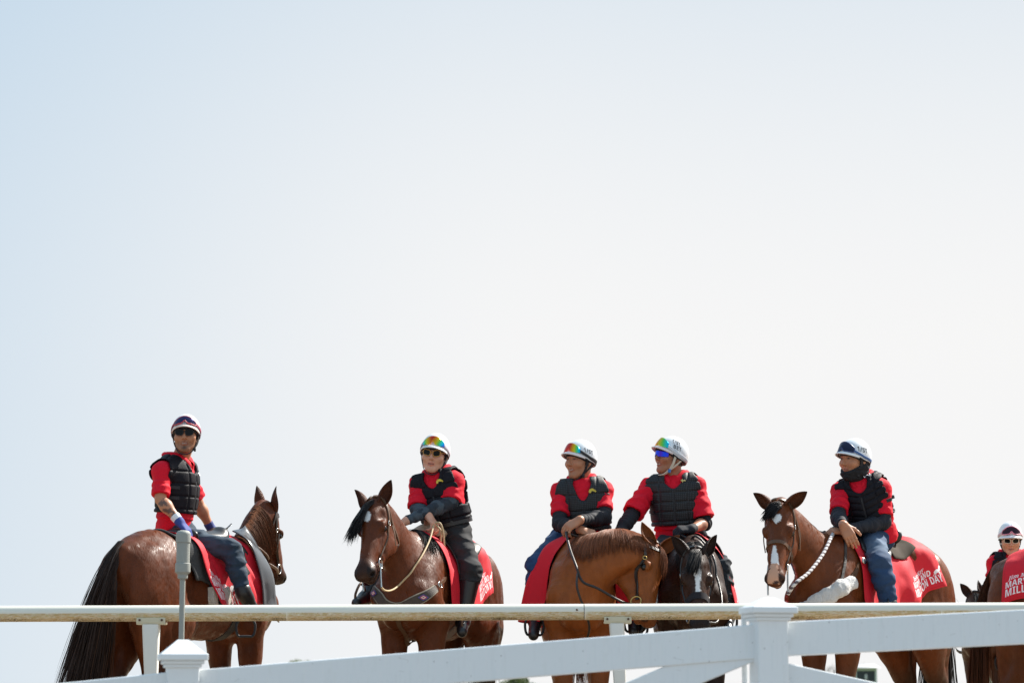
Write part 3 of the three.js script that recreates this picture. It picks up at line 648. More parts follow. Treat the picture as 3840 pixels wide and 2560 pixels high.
function person(o) {
  const base = o.pelvis, g = thing('person', o.label, 'person', base, o.group), W = (p) => p.clone().sub(base);
  const pel = V(0, 0, 0), nb = W(o.neck), sh = { L: W(o.shL), R: W(o.shR) }, elb = { L: W(o.elL), R: W(o.elR) }, wr = { L: W(o.wrL), R: W(o.wrR) };
  const u = nb.clone().sub(pel).normalize(), l = sh.L.clone().sub(sh.R); l.addScaledVector(u, -l.dot(u)).normalize(); const f = l.clone().cross(u);
  const TB = [l, u, f], T = (a, b, c) => pel.clone().addScaledVector(l, a).addScaledVector(u, b).addScaledVector(f, c);
  const hgt = nb.length(), bulk = o.bulk ?? 1;                 // torso coordinates: across, up from the pelvis, forward
  const torso = (i) => {
    const mid = (t, c) => T(0, hgt * t, c);
    return [
      ell(mid(0.06, 0), 0.146 * bulk + i, 0.13 + i, 0.098 * bulk + i, 0.05, { B: TB }), ell(mid(0.36, 0.008), 0.122 * bulk + i, 0.16 + i, 0.086 * bulk + i, 0.06, { B: TB }),
      ell(mid(0.66, 0.012), 0.132 * bulk + i, 0.165 + i, 0.094 * bulk + i, 0.06, { B: TB }), ell(mid(0.79, -0.02), 0.124 * bulk + i, 0.11 + i, 0.082 * bulk + i, 0.05, { B: TB }),
      cap(mid(0.92, -0.018), sh.L, 0.046 + i * 0.8, 0.046 + i * 0.8, 0.04), cap(mid(0.92, -0.018), sh.R, 0.046 + i * 0.8, 0.046 + i * 0.8, 0.04),
    ];
  };
  // head
  const HF = o.look.clone().normalize(), HU = (o.headUp || V(0, 1, 0)).clone(); HU.addScaledVector(HF, -HU.dot(HF)).normalize();
  const HLv = HU.clone().cross(HF), hc = W(o.head), hm = new THREE.Matrix4().makeBasis(HLv, HU, HF).setPosition(hc), hinv = hm.clone().invert();
  const neckTo = nb.clone().addScaledVector(u, -0.03).applyMatrix4(hinv);
  const hg = headGeo({ ...o.face, skin: o.skin, neckTo }).applyMatrix4(hm);
  // body: one surface, finer at the head and the hands
  const skinc = (p) => o.skin.map((v) => v * (1 + 0.10 * noise(p.x * 25, p.y * 25, p.z * 25)));
  const legs = ['L', 'R'].map((s) => ({ hip: W(o['hip' + s]), kn: W(o['kn' + s]), an: W(o['an' + s]), toe: W(o['toe' + s]) }));
  const legPrims = (i, b = 1) => legs.flatMap((q) => [cap(q.hip, q.kn, 0.084 * b + i, 0.060 * b + i, 0.05), cap(q.kn, q.kn.clone().lerp(q.an, 0.35), 0.058 * b + i, 0.056 * b + i, 0.03), cap(q.kn.clone().lerp(q.an, 0.35), q.an, 0.056 * b + i, 0.040 * b + i, 0.03)]);
  const footPrims = (i) => legs.flatMap((q) => { const d = q.toe.clone().sub(q.an); return [cap(q.an, q.an.clone().lerp(q.toe, 0.25), 0.042 + i, 0.044 + i, 0.02), cap(q.an.clone().addScaledVector(d, 0.05), q.an.clone().addScaledVector(d, 0.95), 0.040 + i, 0.032 + i, 0.03)]; });
  const trunk = new Field([...torso(-0.01), ...legPrims(-0.012), ...footPrims(-0.012), ...['L', 'R'].flatMap((s) => [cap(sh[s], elb[s], 0.048, 0.041, 0.03)]), cap(nb.clone().addScaledVector(u, -0.06), nb.clone().addScaledVector(u, 0.02), 0.05, 0.05, 0.03)]);
  const parts = [mesh(trunk, 0.016, { color: skinc }), hg];
  const handF = {}, armF = {};
  for (const s of ['L', 'R']) {
    const hd = o['hand' + s], fd = hd.dir.clone().normalize(), pn = hd.palm.clone(); pn.addScaledVector(fd, -pn.dot(fd)).normalize();
    handF[s] = (inf) => handPrims(wr[s], fd, pn, s === 'L', hd.curl ?? 0.6, inf, hd.spread ?? 0);
    const m = elb[s].clone().lerp(wr[s], 0.3);
    const arm = (inf) => [cap(elb[s], m, 0.037 + inf, 0.039 + inf, 0.03), cap(m, wr[s], 0.039 + inf, 0.0255 + inf, 0.03)];
    armF[s] = arm;
    const tat = o.tattoo === s;
    parts.push(mesh(new Field([...arm(0), cap(wr[s], wr[s].clone().addScaledVector(fd, 0.02), 0.027, 0.022, 0.02), ...handF[s](0)]), 0.0045, { color: (p) => { let r = skinc(p); if (tat) { const t = p.clone().sub(elb[s]).dot(wr[s].clone().sub(elb[s])) / elb[s].distanceToSquared(wr[s]); if (t > 0.1 && t < 0.92) r = mix(r, [0.035, 0.035, 0.04], 0.75 * smooth(fbm(p.x * 22, p.y * 22, p.z * 22) + 0.35 * Math.sin(t * 40) * noise(p.x * 50, p.y * 50, p.z * 50), -0.04, 0.16)); } return r; } }));
  }
  add('body', parts, SKIN, g);
  // shirt
  const tf = new Field(torso(0.016)), cuffT = o.cuff ?? 0.84;
  const slv = ['L', 'R'].map((s) => { const d = elb[s].clone().sub(sh[s]), n = d.clone().normalize(), c = sh[s].clone().addScaledVector(d, cuffT), far = c.clone().addScaledVector(n, 0.06), sl = o.sleeveW ?? 1; return { out: cap(sh[s], far, 0.056, 0.066 * sl, 0.03), inn: cap(c.clone().addScaledVector(n, 0.034), far.clone().addScaledVector(n, 0.05), 0.052 * sl, 0.056 * sl, 0.01), n, c, a: sh[s] }; });
  const hem = o.hem ?? -0.03, nk = nb.clone().addScaledVector(u, -0.005), nkn = u.clone().addScaledVector(f, -0.35).normalize();
  const torsoShirt = (x, y, z) => { const bx = x * u.x + y * u.y + z * u.z; return tf.at(x, y, z) + 0.004 - 0.011 * smooth(bx, 0.10, hem); };
  const shirtF = fnField((x, y, z) => {
    const bx = x * u.x + y * u.y + z * u.z;
    const rip = 0.010 * Math.abs(noise(x * 8, y * 17 + bx * 5, z * 8)) + 0.0025 * noise(x * 30, y * 30, z * 30) - 0.003;
    let d = Math.max(torsoShirt(x, y, z), hem + 0.008 * noise(x * 12, 3, z * 12) - bx, (x - nk.x) * nkn.x + (y - nk.y) * nkn.y + (z - nk.z) * nkn.z);
    for (const s of slv) {
      const e = (x - s.c.x) * s.n.x + (y - s.c.y) * s.n.y + (z - s.c.z) * s.n.z, t = (x - s.a.x) * s.n.x + (y - s.a.y) * s.n.y + (z - s.a.z) * s.n.z;
      const fold = (0.009 * Math.sin(t * 75 + 5 * noise(x * 9, y * 9, z * 9) + (x + z) * 22) * (1 - 0.9 * smooth(e, -0.07, -0.015)) + 0.010 * Math.abs(noise(x * 11, y * 11, z * 11))) * smooth(t, 0.02, 0.12);
      d = smin(d, Math.max(s.out.f(x, y, z) + fold * 0.6, e, -s.inn.f(x, y, z)), 0.035);
    }
    return d + rip;
  });
  const bb = (pts, pad) => { const lo = [9, 9, 9], hi = [-9, -9, -9]; for (const p of pts) p.toArray().forEach((v, i) => { lo[i] = Math.min(lo[i], v - pad); hi[i] = Math.max(hi[i], v + pad); }); return { lo, hi }; };
  add('shirt', mesh(shirtF, 0.0075, { ...bb([T(0.1, hem, 0), T(-0.1, hem, 0), nb, sh.L, sh.R, elb.L, elb.R], 0.16), slack: 0.04 }), SHIRT, g);
  // collar: a turned-down band round the neck, open in front
  {
    const P = []; const n = 30;
    for (let i = 0; i <= n; i++) {
      const a = lerp(0.22, 6.063, i / n), front = Math.exp(-(Math.min(a, 6.283 - a) ** 2) / 0.5), row = [];
      for (let j = 0; j <= 6; j++) {
        const t = j / 6, r = 0.070 + 0.012 * Math.sin(t * 3.14) + 0.034 * t, hgt2 = 0.048 - 0.034 * t - front * 0.050 - front * t * 0.040 + (t < 0.2 ? -0.008 : 0);
        row.push(nb.clone().addScaledVector(u, hgt2 + 0.012).addScaledVector(l, Math.sin(a) * r * 0.98).addScaledVector(f, Math.cos(a) * r * 1.02 - 0.012 + front * 0.022));
      }
      P.push(row);
    }
    add('collar', sheet(P, 0.004), SHIRT, g);
  }
  // padded vest
  if (o.vest) {
    const vf = new Field(torso(0.029)), v = o.vest, vb = v.bottom ?? 0.13, pit = {};
    for (const s of ['L', 'R']) { const k = s === 'L' ? 1 : -1; const p1 = cap(sh[s].clone().addScaledVector(l, k * 0.012).addScaledVector(u, 0.025), sh[s].clone().addScaledVector(l, k * 0.22).addScaledVector(u, -0.03), 0.064, 0.11, 0.02), p2 = cap(sh[s].clone().addScaledVector(l, k * 0.02), sh[s].clone().addScaledVector(l, k * 0.035).addScaledVector(u, -0.11), 0.062, 0.050, 0.02); pit[s] = { f: (x, y, z) => smin(p1.f(x, y, z), p2.f(x, y, z), 0.03) }; }
    const open = cap(nb.clone().addScaledVector(u, 0.10), nb.clone().addScaledVector(u, -0.02).addScaledVector(f, 0.035), 0.082, 0.080, 0.02), vee = cap(nb.clone().addScaledVector(u, -0.02).addScaledVector(f, 0.10), nb.clone().addScaledVector(u, -(v.vee ?? 0.09)).addScaledVector(f, 0.18), 0.062, 0.012, 0.02);
    const sm = (a, b, k) => { const h = Math.max(k - Math.abs(a - b), 0) / k; return Math.max(a, b) + h * h * k * 0.25; };
    const G = (x, w) => Math.exp(-((x / w) ** 2));
    const vestF = fnField((x, y, z) => {
      const a = x * l.x + y * l.y + z * l.z, b = x * u.x + y * u.y + z * u.z, c = x * f.x + y * f.y + z * f.z;
      let d = vf.at(x, y, z);
      if (d > 0.07) return d;
      d = smin(d, torsoShirt(x, y, z) - 0.021, 0.01);
      const rows = v.rows ?? 0.078, bb2 = b - vb - 0.03 - (v.tilt ?? 0) * Math.abs(a), rm = ((bb2 % rows) + rows) % rows, rd = Math.min(rm, rows - rm), cols = v.cols ?? 0.085;
      let gr = G(rd, 0.0055); if (b > hgt * 0.97) gr *= 0.5;
      if (c > -0.02) gr = Math.max(gr, G(Math.abs(a) - cols, 0.0055), G(a, 0.009)); else gr = Math.max(gr, G(a, 0.006));
      if (Math.abs(c) < 0.03) gr = Math.max(gr, G(c + 0.005, 0.006));
      d += 0.0058 * gr - (v.puff ?? 0.0025) * (1 - gr);
      d = sm(d, vb - b, 0.012); d = sm(d, -pit.L.f(x, y, z), 0.014); d = sm(d, -pit.R.f(x, y, z), 0.014); d = sm(d, -open.f(x, y, z), 0.012); d = sm(d, -vee.f(x, y, z), 0.012);
      return Math.max(d, b - hgt * 1.08);
    });
    const vg = mesh(vestF, 0.006, { ...bb([T(0.14, vb, 0), T(-0.14, vb, 0), nb.clone().addScaledVector(u, 0.02), sh.L, sh.R], 0.20), slack: 0.03 });
    const p = vg.attributes.position, uv = vg.attributes.uv; for (let i = 0; i < p.count; i++) { const q = V().fromBufferAttribute(p, i); uv.setXY(i, (q.dot(l) + q.dot(f) * 0.5) / 0.024, q.dot(u) / 0.024); }
    const vm = add('vest', vg, v.mesh ? VESTMESH : VEST, g);
    const onVest = (a, b, off) => { let c = 0.3; for (let i = 0; i < 30; i++) { const q = T(a, b, c); c -= (vestF.d(q) - off) * 0.7; } return T(a, b, c); };
    // zip and side straps
    const zp = []; for (let i = 0; i <= 8; i++) zp.push(onVest(0, lerp(vb + 0.015, hgt - (v.vee ?? 0.09) - 0.05, i / 8), 0.003));
    add('zip', strap(zp, 0.012, 0.004, () => f), BLACK, vm);
    if (v.buckles) for (const k of [-1, 1]) for (const h of [0.10, 0.17]) {
      const q = []; for (let i = 0; i <= 5; i++) { const a = lerp(-0.5, 0.5, i / 5) * 1.2, dir = l.clone().multiplyScalar(k * Math.cos(a)).addScaledVector(f, Math.sin(a)); let r = 0.3; for (let j = 0; j < 25; j++) r -= (vestF.d(T(0, vb + h, 0).addScaledVector(dir, r)) - 0.006) * 0.7; q.push(T(0, vb + h, 0).addScaledVector(dir, r)); }
      add('strap', strap(q, 0.022, 0.005, (pp) => pp.clone().sub(T(0, pp.dot(u), 0)).normalize()), BLACK, vm);
    }
    if (v.emblem) {
      const sc = v.emblem.size, gs = v.emblem.shapes.map((pl) => { const s = new THREE.Shape(pl.map(([x, y]) => new THREE.Vector2(x * sc, y * sc))); const gg = new THREE.ExtrudeGeometry(s, { depth: 0.002, bevelEnabled: false }); const pp = gg.attributes.position; for (let i = 0; i < pp.count; i++) { const q = onVest(v.emblem.a - pp.getX(i) * -1, v.emblem.b + pp.getY(i), 0.002 + pp.getZ(i)); pp.setXYZ(i, q.x, q.y, q.z); } gg.computeVertexNormals(); return gg; });
      add('emblem', gs, v.emblem.m || mat(0.62, 0.46, 0.05, 0.6), vm);
    }
  }
  // sleeves under the shirt, gloves
  for (const s of ['L', 'R']) {
    const sl = o['sleeve' + s];
    if (sl) {
      const d = elb[s].clone().sub(sh[s]), st = sh[s].clone().addScaledVector(d, cuffT - 0.25), n2 = wr[s].clone().sub(elb[s]).normalize(), end = sl.to ?? 0.98, ec = elb[s].clone().lerp(wr[s], end);
      const up = cap(st, elb[s], 0.052, 0.047, 0.02), lo = armF[s](0.0065 + (sl.loose ?? 0));
      const fld = fnField((x, y, z) => { let q = smin(smin(up.f(x, y, z), lo[0].f(x, y, z), 0.03), lo[1].f(x, y, z), 0.03); const t = (x - elb[s].x) * n2.x + (y - elb[s].y) * n2.y + (z - elb[s].z) * n2.z; q += 0.0030 * Math.sin(t * 150 + 6 * noise(x * 14, y * 14, z * 14)) + 0.003 * noise(x * 20, y * 20, z * 20); return Math.max(q, (x - ec.x) * n2.x + (y - ec.y) * n2.y + (z - ec.z) * n2.z); });
      const geo = mesh(fld, 0.006, { ...bb([st, elb[s], wr[s]], 0.07), slack: 0.03, color: sl.color });
      add('sleeve', geo, sl.m || BLACKCLOTH, g);
    }
    const gl = o['glove' + s];
    if (gl) add('glove', mesh(new Field([...handF[s](0.0032), cap(wr[s].clone().addScaledVector(wr[s].clone().sub(elb[s]).normalize(), -0.03), wr[s], 0.034, 0.032, 0.02)]), 0.0045, { color: gl.color }), gl.m, g);
    const wb = o['band' + s];
    if (wb) { const n = wr[s].clone().sub(elb[s]).normalize(), c = wr[s].clone().addScaledVector(n, -0.035); add('wristband', mesh(new Field([cap(c.clone().addScaledVector(n, -0.018), c.clone().addScaledVector(n, 0.018), 0.0355, 0.0335, 0.01)], (q, x, y, z) => Math.max(q, Math.abs((x - c.x) * n.x + (y - c.y) * n.y + (z - c.z) * n.z) - 0.02)), 0.004), wb, g); }
  }
  // trousers and boots
  const jf = new Field([...torso(0.006).slice(0, 1), ...legPrims(0.013, o.legB ?? 1)]), jc = o.jeans, wst = o.waist ?? 0.12;
  const legCut = legs.map((q) => ({ n: q.an.clone().sub(q.kn).normalize(), c: q.kn.clone().lerp(q.an, o.bootTop ?? 0.8), k: q.kn, h: q.hip }));
  const jeans = fnField((x, y, z) => {
    let d = jf.at(x, y, z); const b = x * u.x + y * u.y + z * u.z;
    for (const q of legCut) { const e = (x - q.c.x) * q.n.x + (y - q.c.y) * q.n.y + (z - q.c.z) * q.n.z; if (e > -0.1 && Math.hypot(x - q.c.x, z - q.c.z) < 0.2) d = Math.max(d, e); const r2 = (x - q.k.x) ** 2 + (y - q.k.y) ** 2 + (z - q.k.z) ** 2; d += 0.0025 * Math.exp(-r2 / 0.03) * Math.sin(y * 95 + 5 * noise(x * 10, y * 10, z * 10)); }
    return Math.max(d + 0.024 * Math.abs(noise(x * 8, y * 19, z * 8)) + 0.003 * noise(x * 22, y * 22, z * 22) - 0.003, b - wst);
  });
  add('trousers', mesh(jeans, 0.0085, { ...bb([T(0.1, wst, 0), T(-0.1, wst, 0), ...legs.flatMap((q) => [q.hip, q.kn, q.an])], 0.12), slack: 0.03, color: (p) => { const w = fbm(p.x * 5, p.y * 5, p.z * 5), kn = Math.min(...legs.map((q) => p.distanceTo(q.hip.clone().lerp(q.kn, 0.6)))), m = 1 + 0.25 * w + 0.2 * noise(p.x * 40, p.y * 40, p.z * 40); return mix(jc.map((v) => v * m), (o.jeansFade || jc).map((v) => v * m), 0.7 * Math.exp(-kn * kn / 0.012)); } }), DENIM(), g);
  legs.forEach((q, i) => add('boot', mesh(new Field([...footPrims(0.004).slice(i * 2, i * 2 + 2), cap(q.kn.clone().lerp(q.an, (o.bootTop ?? 0.8) - 0.02), q.an, 0.074 - 0.020 * (o.bootTop ?? 0.8), 0.050, 0.02)]), 0.009), o.bootM || BLACKLEATHER, g));
  if (o.belt) { const bf = new Field(torso(0.030)), q = []; for (let i = 0; i < 26; i++) { const a = i / 26 * 6.283, d = l.clone().multiplyScalar(Math.cos(a)).addScaledVector(f, Math.sin(a)); let r = 0.3; for (let j = 0; j < 20; j++) r -= bf.d(T(0, wst - 0.01, 0).addScaledVector(d, r)) * 0.8; q.push(T(0, wst - 0.01, 0).addScaledVector(d, r)); } add('belt', strap(q, 0.035, 0.005, (p) => p.clone().sub(T(0, p.dot(u), 0)).normalize(), 3, true), BLACKLEATHER, g); }
  // helmet with goggles and chin strap
  const hel = sub('helmet', g); hel.position.copy(hc); hel.quaternion.setFromRotationMatrix(hm);
  const hp = helmetParts(), h = o.helmet || {};
  add('shell', hp.shell.clone(), h.shell || WHITE, hel); add('lining', hp.lining, BLACK, hel); add('rim', hp.rim, h.rim || BLACK, hel); add('peak', hp.peak, h.peak || WHITE, hel);
  const hf = new Field([ell(V(0, -0.02, 0.002), 0.076, 0.105, 0.088), ell(V(0, -0.098, 0.060), 0.035, 0.03, 0.034, 0.03)]);
  const path = (pts) => { const cv = new THREE.CatmullRomCurve3(pts.map((q) => V(...q)), false, 'centripetal'), r = []; for (let i = 0; i <= 16; i++) r.push(hf.push(cv.getPoint(i / 16), 0.006)); return r; };
  const sm2 = h.strapM || BLACK;
  add('chin_strap', [1, -1].flatMap((s) => [strap(path([[s * 0.090, 0.004, 0.018], [s * 0.080, -0.045, 0.022], [s * 0.062, -0.090, 0.030]]), 0.017, 0.004, (p) => hf.n(p), 1), strap(path([[s * 0.088, -0.012, -0.035], [s * 0.080, -0.055, 0.0], [s * 0.062, -0.090, 0.030]]), 0.012, 0.004, (p) => hf.n(p), 1)]).concat([strap(path([[-0.064, -0.088, 0.030], [-0.035, -0.124, 0.052], [0, -0.134, 0.066], [0.035, -0.124, 0.052], [0.064, -0.088, 0.030]]), 0.016, 0.005, (p) => hf.n(p), 1)]), sm2, hel);
  add('buckle', new RoundedBoxGeometry(0.014, 0.026, 0.018, 2, 0.004).translate(0.066, -0.098, 0.034), h.buckleM || BLACK, hel);
  if (h.goggles) {
    const G = h.goggles, gg = sub('goggles', hel), P = [], n = 30, mN = 8, span = G.span ?? 0.86, y0 = G.y ?? 0.018, ht = G.h ?? 0.048;
    for (let i = 0; i <= n; i++) { const t = i / n * 2 - 1, th = t * span, e = edgeAt(th), row = []; for (let j = 0; j <= mN; j++) { const v = j / mN, notch = 0.018 * Math.exp(-((t / 0.13) ** 2)), lowc = y0 + notch + 0.010 * t * t * t * t, hi2 = y0 + ht * (1 - 0.30 * t * t * t * t - 0.06 * t * t); const k = 1.05 + 0.075 * (1 - t * t); row.push(onHelmet(th, e + lerp(lowc, hi2, v), k)); } P.push(row); }
    const lg = sheet(P, 0.004), c = lg.attributes.uv; const col = new Float32Array(c.count * 3); for (let i = 0; i < c.count; i++) col.set(G.color(c.getX(i), c.getY(i)), i * 3); lg.setAttribute('color', new THREE.BufferAttribute(col, 3));
    add('goggle_lens', lg, MIRROR, gg);
    const edge = []; for (let i = 0; i <= n; i++) edge.push(P[i][mN]); for (let i = n; i >= 0; i--) edge.push(P[i][0]);
    if (G.frame) add('goggle_frame', tube(edge.filter((_, i) => i % 2 === 0), 0.0045, 2, 6, true), G.frame, gg);
    const S = []; for (let i = 0; i <= 40; i++) { const th = lerp(span - 0.03, 6.283 - span + 0.03, i / 40), e = edgeAt(th), row = []; for (let j = 0; j <= 4; j++) row.push(onHelmet(th, e + y0 + 0.008 + (G.strapW ?? 0.022) * j / 4 - 0.012 * Math.sin(i / 40 * 3.14), 1.02 + 0.05 * Math.exp(-((Math.min(i, 40 - i)) / 3)))); S.push(row); }
    add('goggle_strap', sheet(S, 0.003), G.strap || BLACK, gg);
  }
  for (const t of h.text || []) add('lettering', wrapText(...t), h.textM || mat(0.10, 0.10, 0.11, 0.5), hel);
  if (o.glasses) {
    const G = o.glasses, sg = sub('sunglasses', g); sg.position.copy(hc); sg.quaternion.copy(hel.quaternion);
    if (G.wrap) {
      const P = []; for (let i = 0; i <= 24; i++) { const t = i / 24 * 2 - 1, a = t * 1.12, row = []; for (let j = 0; j <= 8; j++) { const v = j / 8, lo = -0.014 + 0.016 * Math.exp(-((t / 0.16) ** 2)) + 0.006 * t * t, hi = 0.030 - 0.006 * t * t; row.push(V(Math.sin(a) * 0.080, lerp(lo, hi, v), 0.022 + Math.cos(a) * 0.094)); } P.push(row); }
      const lg = sheet(P, 0.003), c = lg.attributes.uv, col = new Float32Array(c.count * 3); for (let i = 0; i < c.count; i++) col.set(G.wrap(c.getX(i), c.getY(i)), i * 3); lg.setAttribute('color', new THREE.BufferAttribute(col, 3)); add('lens', lg, MIRROR, sg);
    } else for (const s of [-1, 1]) {
      const sh2 = new THREE.Shape(); const w2 = G.w ?? 0.025, h2 = G.h ?? 0.0195; for (let i = 0; i < 24; i++) { const a = i / 24 * 6.283, x = w2 * Math.sign(Math.cos(a)) * Math.pow(Math.abs(Math.cos(a)), 0.7), y = h2 * Math.sign(Math.sin(a)) * Math.pow(Math.abs(Math.sin(a)), 0.7) + (Math.cos(a) * s > 0 ? 0.003 : 0); i ? sh2.lineTo(x, y) : sh2.moveTo(x, y); }
      const lens = new THREE.ExtrudeGeometry(sh2, { depth: 0.002, bevelEnabled: false }); lens.rotateY(s * 0.14); lens.translate(s * 0.0335, 0.010, 0.108); add('lens', lens, DARKLENS, sg);
      const pts = sh2.getPoints(1).map((q) => V(q.x * 1.05, q.y * 1.06, 0.001).applyAxisAngle(V(0, 1, 0), s * 0.14).add(V(s * 0.0335, 0.010, 0.108)));
      add('glasses_frame', [tube(pts, 0.0033, 2, 6, true), tube([V(s * 0.060, 0.020, 0.102), V(s * 0.078, 0.016, 0.05), V(s * 0.082, 0.010, -0.01)], 0.003), ...(s > 0 ? [tube([V(-0.009, 0.014, 0.112), V(0, 0.017, 0.114), V(0.009, 0.014, 0.112)], 0.003)] : [])], G.frame || BLACK, sg);
    }
    if (G.wrap) add('glasses_frame', [tube([V(-0.082, 0.010, -0.01), V(-0.080, 0.026, 0.04), V(-0.04, 0.031, 0.106), V(0, 0.033, 0.117), V(0.04, 0.031, 0.106), V(0.080, 0.026, 0.04), V(0.082, 0.010, -0.01)], 0.003)], BLACK, sg);
  }
  if (o.extra) o.extra({ g, T, l, u, f, hm, nb, W, hel });
  return { g, W, T, wr, l, u, f };
}
// ---------------------------------------------------------------- ground
{
  const P = [], nx = 60, nz = 120, prof = (z) => (z < 2.2 ? 0 : z < 6 ? -smooth(z, 2.2, 6) * 0.62 : z < 12 ? -0.62 - smooth(z, 6, 12) * 0.5 : -1.12);
  const pos = [], idx = [], zs = [], xs = [];
  for (let i = 0; i <= nz; i++) { const t = i / nz * 2 - 1; zs.push(Math.sign(t) * (Math.pow(Math.abs(t), 4) * 2500 + Math.abs(t) * 30)); }
  for (let i = 0; i <= nx; i++) { const t = i / nx * 2 - 1; xs.push(Math.sign(t) * (Math.pow(Math.abs(t), 3) * 2500 + Math.abs(t) * 15)); }
  const col = [];
  for (const z of zs) for (const x of xs) { const y = prof(z) - 0.006 + (Math.abs(z) < 40 ? 0.012 * noise(x * 2, 1, z * 2) : 0); pos.push(x, y, z); const g = z < -22 || z > 2.4, m = 1 + 0.3 * noise(x * 0.7, 5, z * 0.7); col.push(...(g ? z > 2.4 ? [0.17 * m, 0.158 * m, 0.142 * m] : [0.08 * m, 0.11 * m, 0.035 * m] : [0.22 * m, 0.155 * m, 0.095 * m])); }
  for (let i = 0; i < nz; i++) for (let j = 0; j < nx; j++) { const a = i * (nx + 1) + j, b = a + nx + 1; idx.push(a, b, a + 1, a + 1, b, b + 1); }
  const g = new THREE.BufferGeometry(); g.setAttribute('position', new THREE.BufferAttribute(new Float32Array(pos), 3)); g.setAttribute('color', new THREE.BufferAttribute(new Float32Array(col), 3)); g.setIndex(idx); g.computeVertexNormals();
  structure('ground', g, mat(1, 1, 1, 0.95, { vertexColors: true }));
  const tr = new THREE.PlaneGeometry(400, 23.5, 2, 2); tr.rotateX(-Math.PI / 2); tr.translate(0, 0.012, -9.7);
  structure('dirt_track', tr, mat(0.30, 0.22, 0.13, 0.95, { bumpMap: furTex, bumpScale: 0.02 }));
}
